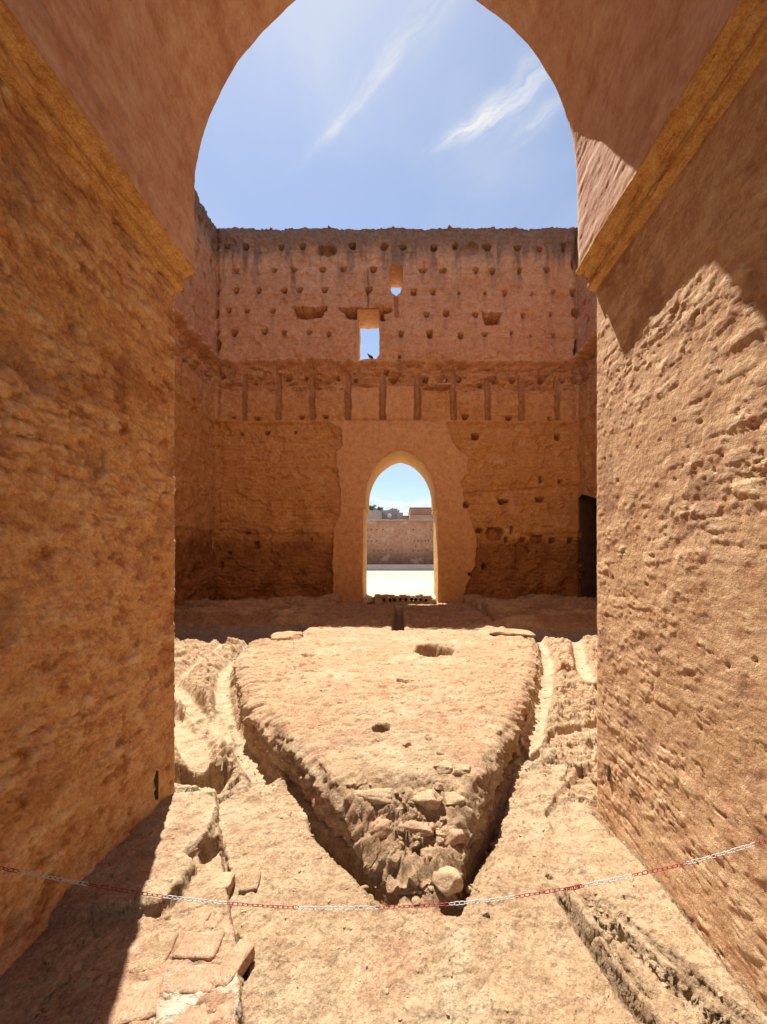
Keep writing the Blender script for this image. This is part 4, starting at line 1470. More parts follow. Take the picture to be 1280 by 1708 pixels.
rows2 = np.linspace(YSPL, 16.6, 330)
cols2 = np.r_[cols * (0.93 * YSPL + 0.75)]
cols2 = cols2[::2]
X2, Y2 = np.meshgrid(cols2, rows2)
z2, at2, s2, g2_, r2_ = floor_height(X2, Y2)
P2 = np.stack([X2, Y2, z2], -1).reshape(-1, 3)
f2 = grid_faces(len(rows2), len(cols2))
sc2 = s2.ravel()[f2].mean(1)
gc2 = g2_.ravel()[f2].mean(1)
o = raw_mesh('ground', P2, f2[(sc2 >= 0) & (gc2 < 0.5)], M_floor, at2)
tag(o, kind='structure')
o = raw_mesh('stone_platform', P2, f2[sc2 < 0], M_floor, at2)
tag(o, kind='structure')
Pa = np.vstack([walk_parts[0], P2])
fa = np.vstack([walk_parts[1], f2[(sc2 >= 0) & (gc2 >= 0.5)] + len(P)])
o = raw_mesh('path', Pa, fa, M_gravel)
tag(o, kind='structure')
# floor under and behind the camera, and the wide terrain
bm = bmesh.new()
vs = [bm.verts.new(p) for p in ((-1.72, 1.02, -0.02), (1.72, 1.02, -0.02), (1.72, -8, -0.02), (-1.72, -8, -0.02))]
bm.faces.new(vs)
o = bm_obj('ground', bm, M_floor)
tag(o, kind='structure')
bm = bmesh.new()
vs = [bm.verts.new(p) for p in ((-600, -600, -0.75), (600, -600, -0.75), (600, 900, -0.75), (-600, 900, -0.75))]
bm.faces.new(vs)
o = bm_obj('terrain', bm, M_court)
tag(o, kind='structure')
bm = bmesh.new()
vs = [bm.verts.new(p) for p in ((-40, YB - 0.1, -0.04), (40, YB - 0.1, -0.04), (40, -60, -0.04), (-40, -60, -0.04))]
bm.faces.new(vs[::-1])
o = bm_obj('courtyard', bm, M_court)
tag(o, kind='structure')


# ------------------------------------------------------------------ broken face of the platform
face_path = [(-2.95, 7.5), (-2.72, 6.2), (-2.3, 5.2), (-1.95, 4.5), (-1.42, 3.5), (-1.0, 2.98), (-0.52, 2.36), (-0.24, 2.05),
             (-0.06, 1.86), (0.10, 1.84), (0.29, 1.90), (0.36, 2.05), (0.50, 2.26), (0.74, 2.72), (1.0, 3.22), (1.42, 4.1),
             (1.83, 5.0), (2.2, 6.0), (2.72, 7.3)]
fp = catmull(face_path, 0.011)
for _ in range(3):
    fp[1:-1] = (fp[:-2] + 2 * fp[1:-1] + fp[2:]) / 4
tt = np.gradient(fp, axis=0)
tt /= np.linalg.norm(tt, axis=1, keepdims=True)
for _ in range(10):
    tt[1:-1] = (tt[:-2] + tt[1:-1] + tt[2:]) / 3
fn = np.stack([tt[:, 1], -tt[:, 0]], -1)
fs = np.cumsum(np.r_[0, np.hypot(*(np.diff(fp, axis=0).T))])
ragc = 0.045 * fbm(fp[:, 0] * 3.0, fp[:, 1] * 3.0, 4, 0.6, 610) + 0.020 * fbm(fp[:, 0] * 12, fp[:, 1] * 12, 3, 0.65, 611)
NK = 44
kk = np.linspace(0, 1, NK)
top_off = np.array([-0.20] * len(fp))


def H2(px, py):
    return floor_height(px, py)[0]


base = fp - fn * (ragc[:, None] + 0.03)
inner = base + fn * -0.13
outer = base + fn * 0.07
zin = H2(inner[:, 0][None, :], inner[:, 1][None, :])[0]
zo = H2(outer[:, 0][None, :], outer[:, 1][None, :])[0]
for _ in range(2):
    zo[1:-1] = (zo[:-2] + zo[1:-1] + zo[2:]) / 3
SS, KK = np.meshgrid(fs, kk, indexing='ij')
TOPF = 0.34                                   # share of the strip that lies on top
on_top = KK < TOPF
ktop = np.clip(KK / TOPF, 0, 1)
kf = np.clip((KK - TOPF) / (1 - TOPF), 0, 1)
off = np.where(on_top, -0.19 + 0.17 * ktop, -0.02 + 0.045 * np.sin(kf * np.pi * 0.9))
PXY = base[:, None, :] + fn[:, None, :] * off[..., None]
ztop_ = H2(PXY[..., 0], PXY[..., 1])
zedge = zin[:, None] - 0.012 - 0.02 * (0.5 + fbm(SS * 3, SS * 0, 4, 0.6, 660)) - 0.03 * ss(0.0, 0.3, fbm(SS * 1.8, SS * 0 + 4, 4, 0.6, 661))
oo = np.clip((off + 0.13) / 0.11, 0, 1)
zt_ = np.where(off < -0.13, ztop_, zin[:, None]) + 0.005 * ss(0.0, 0.3, ktop) - 0.010 * (1 - ss(0, 0.15, ktop)) - (zin[:, None] + 0.005 - zedge) * oo ** 4 + \
    0.006 * fbm(PXY[..., 0] * 25, PXY[..., 1] * 25, 3, 0.65, 676) * ss(0, 0.2, oo)
zb_ = zo[:, None] - 0.04
Zs = np.where(on_top, zt_, zedge + (zb_ - zedge) * kf)
amp = ss(0.75, 1.0, ktop) * (1 - 0.5 * ss(0.85, 1, kf))
hgt = np.clip(zedge - zb_, 0.02, 1)
u_ = SS
w_ = Zs
dN = 0.045 * fbm(u_ * 3.2, w_ * 7, 4, 0.6, 662) + 0.050 * terr(fbm(u_ * 6.5, w_ * 15, 4, 0.6, 663), 5, 0.12) + \
    0.014 * fbm(u_ * 24, w_ * 30, 4, 0.65, 664)
c1, c2, cid = worley(u_ * 13, w_ * 19, 665)
dN += 0.010 * (cid - 0.4) * ss(0.0, 0.2, c2 - c1)
c1, c2, cid = worley(u_ * 34, w_ * 44, 666)
dN += 0.007 * (cid - 0.4) * ss(0.0, 0.2, c2 - c1)
over = 0.03 * np.exp(-((kf - 0.12) / 0.10) ** 2) - 0.035 * np.exp(-((kf - 0.75) / 0.22) ** 2) * ss(0.1, 0.3, hgt)
front = np.exp(-((PXY[..., 1] - 1.8) / 0.22) ** 2)
dN = np.maximum(dN, -0.045) * np.clip(0.35 + hgt * 2.6, 0.3, 1.1) + over * ~on_top
PXY = PXY + fn[:, None, :] * (dN * amp)[..., None]
Zs = Zs + 0.014 * amp * fbm(u_ * 9, kf * 6 + w_ * 3, 4, 0.6, 667) + 0.006 * amp * terr(fbm(u_ * 15, KK * 9, 3, 0.6, 668), 4, 0.15) * on_top
nf = ss(2.42, 2.15, PXY[..., 1]) * (Zs > 0.05)
e1, e2, eid = worley(PXY[..., 0] * 14 + 2 * dN, PXY[..., 1] * 15 + w_ * 9, 680)
g1_, g2_n, gid_ = worley(PXY[..., 0] * 36, PXY[..., 1] * 36 + w_ * 22, 681)
Zs = Zs + nf * (0.035 * fbm(PXY[..., 0] * 9, PXY[..., 1] * 9 + w_ * 5, 5, 0.65, 682) + 0.040 * (eid - 0.5) * ss(0.0, 0.12, e2 - e1) + 0.014 * (gid_ - 0.5) * ss(0.0, 0.15, g2_n - g1_))
atS = {'pale': 0.5 * ss(0.0, 0.35, fbm(u_ * 2, w_ * 4, 5, 0.65, 669)), 'red': 0.7 * ss(0.02, 0.3, fbm(u_ * 1.6, w_ * 3, 4, 0.6, 672)) * (1 - on_top),
       'brown': 0.22 * ss(-0.05, 0.3, fbm(u_ * 3, w_ * 6, 5, 0.65, 673)), 'white': 0.3 * ss(0.2, 0.4, fbm(u_ * 5, w_ * 6, 4, 0.6, 674))}
_h, atT, *_ = floor_height(PXY[..., 0], PXY[..., 1])
for k_ in atS:
    atS[k_] = atT[k_] * (1 - ss(0, 0.25, kf)) + atS[k_] * ss(0, 0.25, kf)
endf = np.minimum(ss(0, 0.3, SS), ss(0, 0.3, fs[-1] - SS))
Zs = Zs - 0.10 * (1 - endf)
raw_mesh('broken_face', np.stack([PXY[..., 0], PXY[..., 1], Zs], -1).reshape(-1, 3), grid_faces(len(fp), NK, False), M_floor, atS, True, plat)


# ------------------------------------------------------------------ stones
def stone(name, loc, size, rot=0, seed=0, mat=None, parent=None, sub=4, boxy=0.5, rough=0.12, tilt=(0, 0)):
    bm = bmesh.new()
    bmesh.ops.create_icosphere(bm, subdivisions=sub, radius=1)
    co = np.array([v.co[:] for v in bm.verts])
    # facet by random cutting planes so it reads as broken stone
    rr = np.random.default_rng(seed + 5)
    mxx = np.abs(co).max(1, keepdims=True)
    co = co * (1 - boxy) + (co / mxx) * boxy * 0.85
    for _ in range(9 if boxy < 0.9 else 0):
        nv_ = rr.normal(size=3)
        nv_ /= np.linalg.norm(nv_)
        dcut = rr.uniform(0.62, 0.88)
        ex = co @ nv_ - dcut
        co = co - np.where(ex > 0, ex * 0.92, 0)[:, None] * nv_[None, :]
    o1 = seed * 3.3
    n = fbm(co[:, 0] * 1.3 + o1, co[:, 1] * 1.3 + co[:, 2] * 1.1, 4, 0.6, 701 + seed % 7)
    n2_ = fbm(co[:, 2] * 4 + o1, co[:, 1] * 4 + co[:, 0] * 3, 4, 0.65, 711 + seed % 5)
    co = co * (1 + rough * 1.6 * n + rough * 0.6 * n2_)[:, None]
    for v, c in zip(bm.verts, co):
        v.co = Vector((c[0] * size[0], c[1] * size[1], c[2] * size[2]))
    bmesh.ops.transform(bm, matrix=Matrix.Rotation(rot, 4, 'Z') @ Matrix.Rotation(tilt[0], 4, 'X') @ Matrix.Rotation(tilt[1], 4, 'Y'),
                        verts=bm.verts)
    o = bm_obj(name, bm, mat or M_stone, parent, smooth=True)
    o.location = loc
    return o


def hz(x, y):
    a, *_ = floor_height(np.array([[x, x]]), np.array([[y, y]]))
    return float(a[0, 0])


_ico = None


def scatter(name, pts, sizes, mat, flat=0.6, sink=0.25, parent=None, seed=1, zs_=None):
    """many small angular stones in one mesh"""
    global _ico
    if _ico is None:
        b = bmesh.new()
        bmesh.ops.create_icosphere(b, subdivisions=2, radius=1)
        b.verts.ensure_lookup_table()
        _ico = (np.array([v.co[:] for v in b.verts]), np.array([[v.index for v in f.verts] for f in b.faces]))
        b.free()
    V, Fc = _ico
    r = np.random.default_rng(seed)
    n = len(pts)
    pts = np.asarray(pts, float)
    sizes = np.asarray(sizes, float)
    co = np.repeat(V[None], n, 0)
    for _ in range(6):
        nv_ = r.normal(size=(n, 3))
        nv_ /= np.linalg.norm(nv_, axis=1, keepdims=True)
        dc = r.uniform(0.45, 0.85, (n, 1))
        ex = np.einsum('nvk,nk->nv', co, nv_) - dc
        co = co - np.where(ex > 0, ex, 0)[..., None] * nv_[:, None, :]
    co *= (1 + r.normal(size=(n, V.shape[0], 1)) * 0.04)
    sc_ = np.stack([r.uniform(0.8, 1.8, n), r.uniform(0.7, 1.1, n), flat * r.uniform(0.6, 1.2, n)], -1) * sizes[:, None]
    co *= sc_[:, None, :]
    a = r.uniform(0, 6.28, n)
    ca, sa = np.cos(a)[:, None], np.sin(a)[:, None]
    tx = r.normal(size=(n, 1)) * 0.25
    x = co[..., 0] * ca - co[..., 1] * sa
    y = co[..., 0] * sa + co[..., 1] * ca
    z = co[..., 2] + x * tx
    if zs_ is None:
        zs_ = H2(pts[None, :, 0], pts[None, :, 1])[0]
    co = np.stack([x + pts[:, 0:1], y + pts[:, 1:2], z + (zs_ + sizes * flat * (0.5 - sink))[:, None]], -1)
    fcs = (Fc[None] + (np.arange(n) * V.shape[0])[:, None, None]).reshape(-1, 3)
    o = raw_mesh(name, co.reshape(-1, 3), fcs, mat, None, False, parent)
    o['kind'] = 'stuff'
    return o


o = stone('rock', (-2.30, 7.55, 0.13), (0.34, 0.30, 0.13), 0.05, 4, M_floor, boxy=0.75, rough=0.10)
tag(o, 'squarish overhanging rock at the back left edge of the sunlit platform', 'rock')
o = stone('rock', (2.42, 8.02, 0.15), (0.52, 0.24, 0.085), -0.12, 9, M_floor, boxy=0.6, rough=0.14)
tag(o, 'long flat rock slab lying at the back right edge of the platform', 'rock')
o = stone('rock', (0.235, 1.85, 0.06), (0.080, 0.070, 0.062), 0.3, 2, M_stone, boxy=0.25, rough=0.06, tilt=(-0.2, 0))
tag(o, 'small rounded pink stone wedged at the foot of the pointed rock, behind the chain', 'rock')
for (x, y, sx, sy, sz, rot, sd_, mt) in (
        (-0.17, 2.245, 0.155, 0.055, 0.045, -0.05, 11, M_stone), (0.16, 2.22, 0.10, 0.06, 0.045, 0.1, 12, M_stone),
        (0.285, 2.44, 0.075, 0.055, 0.030, 0.5, 13, M_stone), (0.39, 2.42, 0.070, 0.055, 0.030, -0.3, 14, M_stone),
        (0.09, 2.08, 0.115, 0.060, 0.050, -0.25, 15, M_redstone), (0.26, 2.09, 0.105, 0.075, 0.055, 0.35, 16, M_redstone),
        (-0.10, 2.11, 0.08, 0.055, 0.05, 0.4, 17, M_redstone), (0.05, 2.75, 0.035, 0.03, 0.025, 0.4, 18, M_redstone),
        (-0.02, 1.98, 0.06, 0.05, 0.06, 0.9, 19, M_floor), (0.16, 1.97, 0.07, 0.05, 0.07, 0.1, 20, M_floor),
        (0.32, 2.24, 0.08, 0.07, 0.05, 0.1, 22, M_stone), (-0.28, 2.33, 0.09, 0.06, 0.05, 0.6, 23, M_floor)):
    stone('stone', (x, y, hz(x, y) + 0.012 - sz * 0.30), (sx, sy, sz), rot, sd_, mt, plat, boxy=0.6, rough=0.14)
# bricks and slabs set in the strip on the left
for (x, y, sx, sy, sz, rot, sd_, mt, lab) in (
        (-0.935, 1.70, 0.080, 0.078, 0.040, -0.10, 31, M_redstone, None), (-0.90, 1.87, 0.06, 0.06, 0.04, 0.1, 32, M_stone, None),
        (-0.835, 1.545, 0.100, 0.062, 0.035, -0.02, 33, M_redstone, None), (-0.80, 1.425, 0.125, 0.058, 0.035, 0.04, 34, M_redstone, None),
        (-0.72, 1.315, 0.150, 0.056, 0.038, 0.05, 35, M_redstone, 'largest reddish slab, nearest the camera'),
        (-0.98, 1.34, 0.12, 0.08, 0.035, 0.3, 36, M_redstone, None), (-1.0, 1.52, 0.07, 0.09, 0.035, 0.1, 39, M_floor, None),
        (-0.78, 1.93, 0.055, 0.065, 0.04, 0.2, 37, M_floor, None), (-0.665, 1.48, 0.045, 0.10, 0.035, -0.3, 38, M_redstone, None)):
    o = stone('brick', (x, y, hz(x, y) - sz * 0.55), (sx, sy, sz), rot, sd_, mt, ground, boxy=0.92, rough=0.09)
    if lab:
        o['label'] = lab
# rubble in the band at the right, on the nose and along the foot of the platform
r_ = random.Random(5)
pts, sz_ = [], []
for i in range(420):
    y = r_.uniform(1.05, 1.85)
    bxx = np.interp(y, [0.9, 1.33, 1.46, 1.65, 1.80], [1.30, 1.14, 1.075, 0.985, 0.93])
    w = np.interp(y, [0.9, 1.3, 1.7, 1.85], [0.10, 0.075, 0.05, 0.03])
    pts.append((bxx + r_.gauss(0, 0.55) * w, y))
    sz_.append(r_.choice((0.003, 0.004, 0.006, 0.009, 0.013)) * r_.uniform(0.7, 1.3))
scatter('rubble', pts, sz_, M_floor, 0.8, 0.75, ground, 3)
pts, sz_ = [], []
for i in range(200):
    pts.append((0.12 + r_.gauss(0, 0.16), 2.08 + r_.gauss(0, 0.13)))
    sz_.append(r_.choice((0.005, 0.008, 0.010, 0.015, 0.024)) * r_.uniform(0.7, 1.3))
scatter('rubble', pts, sz_, M_floor, 0.85, 0.15, plat, 4)
pts, sz_ = [], []
for i in range(500):
    k = int(r_.triangular(0, len(fp) - 1, len(fp) * 0.5))
    o_ = r_.uniform(-0.16, 0.03) if r_.random() < 0.5 else r_.uniform(0.02, 0.13)
    pts.append((fp[k, 0] + fn[k, 0] * o_, fp[k, 1] + fn[k, 1] * o_))
    sz_.append(r_.choice((0.004, 0.006, 0.010, 0.016)) * r_.uniform(0.7, 1.3) * (0.6 + 0.12 * fp[k, 1]))
scatter('rubble', pts, sz_, M_floor, 0.7, 0.6, plat, 6)
# scattered chips
pts, sz_ = [], []
for i in range(1700):
    y = 1.05 * (8.2 / 1.05) ** random.random()
    x = random.uniform(-1, 1) * (0.66 * y + 0.3)
    if y < 2.6 and not (XL < x < XR):
        continue
    pts.append((x, y))
    sz_.append(random.choice((0.002, 0.003, 0.004, 0.004, 0.007)) * random.uniform(0.6, 1.4) * (0.5 + 0.28 * y))
o = scatter('pebbles', pts, sz_, M_stone, 0.5, 0.15, None, 8)
tag(o, 'small stone chips scattered over the sunlit floor', 'pebbles', kind='stuff')

# ------------------------------------------------------------------ CHAIN
M_red = plain_mat('red_enamel', (0.30, 0.018, 0.022), 0.45, 0.0, 0.25, 300)
M_white = plain_mat('white_enamel', (0.55, 0.54, 0.52), 0.45, 0.0, 0.2, 300)
M_rust = plain_mat('rusted_iron', (0.11, 0.065, 0.04), 0.8, 0.2, 0.3, 60)
YC = 1.2


def link_mesh(mat, name):
    bm = bmesh.new()
    L_, Wd, r = 0.0191, 0.0116, 0.00112
    hl = (L_ - Wd) / 2
    pts = []
    for k in range(9):
        a = -math.pi / 2 + math.pi * k / 8
        pts.append((hl + math.cos(a) * Wd / 2, 0, math.sin(a) * Wd / 2))
    for k in range(9):
        a = math.pi / 2 + math.pi * k / 8
        pts.append((-hl + math.cos(a) * Wd / 2, 0, math.sin(a) * Wd / 2))
    tube_mesh(bm, pts, r, 6, True)
    me = bpy.data.meshes.new(name)
    bm.to_mesh(me)
    bm.free()
    me.polygons.foreach_set('use_smooth', [True] * len(me.polygons))
    me.materials.append(mat)
    return me


me_red = link_mesh(M_red, 'link')
me_white = link_mesh(M_white, 'link')
cpx = [(-128, 1425.5), (0, 1448), (120, 1470), (250, 1492), (400, 1508), (520, 1514.5), (650, 1513), (800, 1503.5), (940, 1483), (960, 1480),
       (1060, 1459), (1150, 1439), (1280, 1402), (1360, 1377)]
cw_ = [((u - CU) / F * YC, EYE - (v - CV) / F * YC) for u, v in cpx]
curve = catmull(cw_, 0.004)
cs_ = np.cumsum(np.r_[0, np.hypot(*(np.diff(curve, axis=0).T))])
chain = empty('chain', (0, YC, 0))
tag(chain, 'slack barrier chain with red and white painted stretches across the foreground', 'chain')
pitch = 0.0163
bounds = [33, 146, 270, 383, 497, 634, 748, 856, 970, 1060, 1146, 1256]
k = 0
sd0 = 0.010
while sd0 < cs_[-1] - 0.01:
    x = np.interp(sd0, cs_, curve[:, 0])
    z = np.interp(sd0, cs_, curve[:, 1])
    x2 = np.interp(sd0 + 0.008, cs_, curve[:, 0])
    z2_ = np.interp(sd0 + 0.008, cs_, curve[:, 1])
    u = CU + x / YC * F
    idx = sum(1 for b in bounds if u > b)
    me = me_white if idx % 2 == 1 else me_red
    l = bpy.data.objects.new('link', me)
    C.objects.link(l)
    l.parent = chain
    l.location = (x, random.uniform(-0.0006, 0.0006), z)
    ang = math.atan2(z2_ - z, x2 - x)
    tw = (math.radians(12) if k % 2 == 0 else math.radians(78)) + random.uniform(-0.22, 0.22)
    l.rotation_euler = (Matrix.Rotation(-ang, 3, 'Y') @ Matrix.Rotation(tw, 3, 'X')).to_euler()
    sd0 += pitch
    k += 1
# wire that joins the two lengths
bm = bmesh.new()
cxw, czw = (955 - CU) / F * YC, EYE - (1480 - CV) / F * YC
pts = []
for i in range(60):
    a = i / 59
    pts.append((cxw + (a - 0.5) * 0.055, 0.004 * math.cos(i * 0.9) - 0.003, czw + (a - 0.5) * 0.013 + 0.0065 * math.sin(i * 0.9)))
tube_mesh(bm, pts, 0.0011, 5)
tube_mesh(bm, [(cxw + 0.005, -0.006, czw - 0.004), (cxw + 0.012, -0.008, czw + 0.012), (cxw + 0.020, -0.006, czw + 0.001), (cxw + 0.006, -0.005, czw - 0.002)], 0.0011, 5)
tube_mesh(bm, [(cxw + 0.0, -0.005, czw - 0.003), (cxw + 0.012, -0.006, czw - 0.016)], 0.0009, 5)
bm_obj('tie_wire', bm, M_red, chain)
for xw, s, zz in ((XL, 1, cw_[0][1]), (XR, -1, cw_[-1][1])):
    bm = bmesh.new()
    tube_mesh(bm, [(xw - s * 0.03, 0, zz), (xw + s * 0.012, 0, zz)], 0.004, 8)
    tube_mesh(bm, [(xw + s * (0.022 + 0.010 * math.cos(a * math.pi / 8)), 0.010 * math.sin(a * math.pi / 8), zz) for a in range(16)], 0.0025, 6, True)
    bm_obj('eyebolt', bm, M_rust, chain)

# iron bars let into the jambs
bm = bmesh.new()
add_box(bm, -0.006, 0.018, -0.005, 0.005, -0.085, 0.095, 0.002)
o = bm_obj('iron_bar', bm, M_rust)
o.location = (XL + 0.006, 1.54 * F / 410, EYE - (1311 - CV) / F * (1.54 * F / 410))
tag(o, 'short rusty iron bar standing upright in the left wall near its lower corner', 'bar')
bm = bmesh.new()
add_box(bm, -0.012, 0.008, -0.008, 0.008, -0.05, 0.06, 0.004)
o = bm_obj('iron_bar', bm, plain_mat('grey_iron', (0.22, 0.18, 0.15), 0.8, 0.1, 0.4, 90))
o.location = (XR - 0.002, 1.34 * F / 349, EYE - (1290 - CV) / F * (1.34 * F / 349))
tag(o, 'stub of grey iron embedded in the right wall near its lower corner', 'bar')

# ------------------------------------------------------------------ DOORWAY SILL: pipe row and rubble
pr = empty('pipe_row', (0, 15.45, 0.10))
tag(pr, 'row of nine clay pipes laid side by side in the sill of the far doorway', 'pipes')
M_clay = plain_mat('clay', (0.36, 0.22, 0.13), 0.9, 0, 0.2, 20)
M_hole = plain_mat('pipe_shade', (0.05, 0.03, 0.02), 0.95, 0, 0.2, 20)  # shade inside the pipes, painted as a dark colour
for u, v in ((641, 1000.5), (651, 1000.5), (658, 1000.2), (668, 999.5), (677, 999.8), (687, 999.3), (693.5, 999.8), (702, 999.8), (710.5, 1001)):
    x = (u - CU) / F * 15.45
    z = EYE - (v - CV) / F * 15.45 - 0.10
    bm = bmesh.new()
    ro, ri, L2 = 0.085, 0.066, 0.55
    seg = 16
    rings = []
    for (r, yy) in ((ro, L2), (ro, 0.0), (ri, 0.0), (ri, L2 * 0.9)):
        rings.append([bm.verts.new((x + r * math.cos(a * 2 * math.pi / seg), yy - 0.08, z + r * math.sin(a * 2 * math.pi / seg))) for a in range(seg)])
    for A_, B_ in zip(rings[:-1], rings[1:]):
        for a in range(seg):
            bm.faces.new((A_[a], A_[(a + 1) % seg], B_[(a + 1) % seg], B_[a]))
    bf = bm.faces.new(rings[-1])
    bf.material_index = 1
    po = bm_obj('pipe', bm, M_clay, pr, smooth=False)
    po.data.materials.append(M_hole)
    for pl_ in po.data.polygons:
        c_ = pl_.center
        if math.hypot(c_.x - x, c_.z - z) < ri * 1.01 and c_.y > -0.05:
            pl_.material_index = 1
bm = bmesh.new()
rj = random.Random(12)
add_box(bm, -1.05, 1.32, 0.0, 0.5, -0.14, -0.045, 0.01)
xx = -1.08
while xx < 1.30:
    w = rj.uniform(0.14, 0.34)
    add_box(bm, xx, xx + w - 0.01, rj.uniform(-0.04, 0.03), 0.5, 0.122, rj.uniform(0.20, 0.27), 0.015)
    xx += w
pxs = [(u - CU) / F * 15.45 for u in (641, 651, 658, 668, 677, 687, 693.5, 702, 710.5)]
for a_, b_ in zip([-1.05] + pxs, pxs + [1.32]):
    lo = a_ + (0.078 if a_ > -1.0 else 0)
    hi = b_ - (0.078 if b_ < 1.3 else 0)
    if hi - lo > 0.01:
        add_box(bm, lo, hi, 0.01 + rj.uniform(-0.02, 0.02), 0.48, -0.05, 0.125, 0.004)
bm_obj('mortar_bed', bm, M_stone, pr)
for i, (x, y, sx, sy, sz) in enumerate(((-1.35, 15.5, 0.25, 0.3, 0.14), (-1.15, 15.9, 0.2, 0.2, 0.16), (-0.9, 16.3, 0.3, 0.25, 0.16), (1.42, 15.6, 0.14, 0.2, 0.13),
                                        (1.3, 16.2, 0.25, 0.25, 0.14), (0.7, 16.6, 0.2, 0.15, 0.12), (-1.45, 15.35, 0.16, 0.2, 0.2))):
    o = stone('stone', (x, y, 0.08), (sx, sy, sz), i, 50 + i, M_stone, ground, boxy=0.5, rough=0.2)
    o['label'] = 'pale rubble in the sill of the far doorway'

# ------------------------------------------------------------------ COURTYARD AND TOWN BEYOND
def slab(name, pts, mat, **kw):
    bm = bmesh.new()
    bm.faces.new([bm.verts.new(p) for p in pts])
    o = bm_obj(name, bm, mat)
    tag(o, kind='structure')
    return o


slab('courtyard', [(-60, 16.55, 0.10), (60, 16.55, 0.10), (60, 19.0, 0.28), (-60, 19.0, 0.28)], M_court)
slab('courtyard', [(-60, 19.0, 0.28), (60, 19.0, 0.28), (60, 45, 0.79), (-60, 45, 0.79)], M_court)
bm = bmesh.new()
add_box(bm, -60, 60, 45, 45.5, 0.3, 1.52)
o = bm_obj('kerb', bm, M_kerb)
tag(o, 'long low grey retaining kerb across the bright courtyard', 'kerb')
slab('pavement', [(-60, 45.5, 1.50), (60, 45.5, 1.50), (60, 60, 1.62), (-60, 60, 1.62)], M_court)
# rows of paving cobbles that show beyond the door
bm = bmesh.new()
for j in range(9):
    y = 30.0 + j * 1.1
    for i in range(46):
        x = -5.5 + i * 0.25 + (j % 2) * 0.12
        z = 0.28 + (y - 19) / 26 * 0.51
        add_box(bm, x - 0.075, x + 0.075, y - 0.28, y + 0.28, z - 0.02, z + 0.012)
o = bm_obj('cobbles', bm, M_kerb)
tag(o, 'band of small grey cobbles set in the pale courtyard', 'cobbles', kind='stuff')

pw = empty('perimeter_wall', (0, 50, 1.55))
tag(pw, 'long pinkish earth wall closing the courtyard beyond the doorway, rows of small holes', 'wall')
YP = 50.0
PP = F / YP
xs_ = np.arange(-7.5, 7.5, 0.055)
zs_ = np.arange(1.4, 7.5, 0.055)
X, Z = np.meshgrid(xs_, zs_)
topn = 0.12 * fbm(xs_ * 0.9, xs_ * 0, 4, 0.6, 801)
Zr = Z + ss(6.8, 7.5, Z) * topn[None, :]
d = 0.05 * fbm(X * 0.5, Z * 0.5, 5, 0.55, 802) + 0.02 * fbm(X * 3, Z * 5, 3, 0.6, 803)
d -= 0.06 * np.exp(-((Zr - 6.25 + 0.1 * fbm(X, X * 0, 3, 0.5, 804)) / 0.05) ** 2) * ss(0, 0.2, fbm(X * 0.8, Z * 0, 3, 0.5, 805) + 0.1)
ph = []
for u, v in ((613, 883), (620, 883), (629, 883), (639, 883), (690, 883), (720, 883), (613, 902), (620, 902), (629, 902), (636, 902), (692, 902),
             (698, 902), (704, 902), (710, 902), (715, 902), (694, 911), (624, 919), (632, 919), (639, 919), (645, 918), (652, 917), (690, 919),
             (698, 919), (704, 919), (713, 918)):
    ph.append(((u - CU) / PP, EYE + (CV - v) / PP, 0.075, 0.075, 0.35, 0.0))
d = carve(d, X, Zr, ph)
at = {'dark': np.clip((1 - ss(2.0, 4.6, Zr + 1.1 * fbm(X * 0.35, Z * 0.5, 4, 0.55, 806))) + 0.5 * ss(6.9, 7.4, Zr + 0.5 * fbm(X, Z, 3, 0.6, 807)), 0, 1),
      'pale': ss(0.1, 0.4, fbm(X * 0.5, Z * 0.7, 4, 0.6, 808))}
co = np.stack([X, -d, Zr - 1.55], -1)
raw_mesh('wall_face', co.reshape(-1, 3), grid_faces(len(zs_), len(xs_)), M_peri, at, True, pw)
bm = bmesh.new()
add_box(bm, -60, 60, 0.3, 1.2, -0.3, 5.75)
add_box(bm, -60, -7.45, 0.0, 0.3, -0.3, 5.75)
add_box(bm, 7.45, 60, 0.0, 0.3, -0.3, 5.75)
bm_obj('wall_core', bm, M_peri, pw)
bm = bmesh.new()
for i in range(28):
    x = -7 + i * 0.5
    add_box(bm, x, x + 0.48, -0.08, 0.4, 5.86 + random.uniform(0, 0.06), 5.97 + random.uniform(0, 0.08))
bm_obj('coping', bm, M_court, pw)

M_bgrey = plain_mat('grey_render', (0.36, 0.33, 0.31), 0.9, 0, 0.12, 0.4)
M_bpink = plain_mat('pink_render', (0.42, 0.27, 0.21), 0.9, 0, 0.12, 0.5)
M_bbrown = plain_mat('brown_render', (0.40, 0.23, 0.155), 0.9, 0, 0.12, 0.5)
M_trim = plain_mat('dark_roof_edge', (0.18, 0.13, 0.11), 0.9, 0, 0.1, 2)
M_win = plain_mat('dark_window', (0.06, 0.05, 0.05), 0.3, 0, 0.1, 2)


def BX(u, y):
    return (u - CU) / F * y


def BZ(v, y):
    return EYE + (CV - v) / F * y


def house(name, label, u0, u1, vt, y, dep, mat, trim=0.15):
    e = empty(name, (BX((u0 + u1) / 2, y), y, 1.5))
    tag(e, label, 'building')
    hw = (BX(u1, y) - BX(u0, y)) / 2
    zt = BZ(vt, y) - 1.5
    bm = bmesh.new()
    add_box(bm, -hw, hw, 0, dep, 0, zt)
    bm_obj('wall', bm, mat, e)
    bm = bmesh.new()
    add_box(bm, -hw - 0.06, hw + 0.06, -0.08, dep + 0.1, zt, zt + trim)
    bm_obj('roof_edge', bm, M_trim if trim > 0.1 else mat, e)
    return e, hw, zt


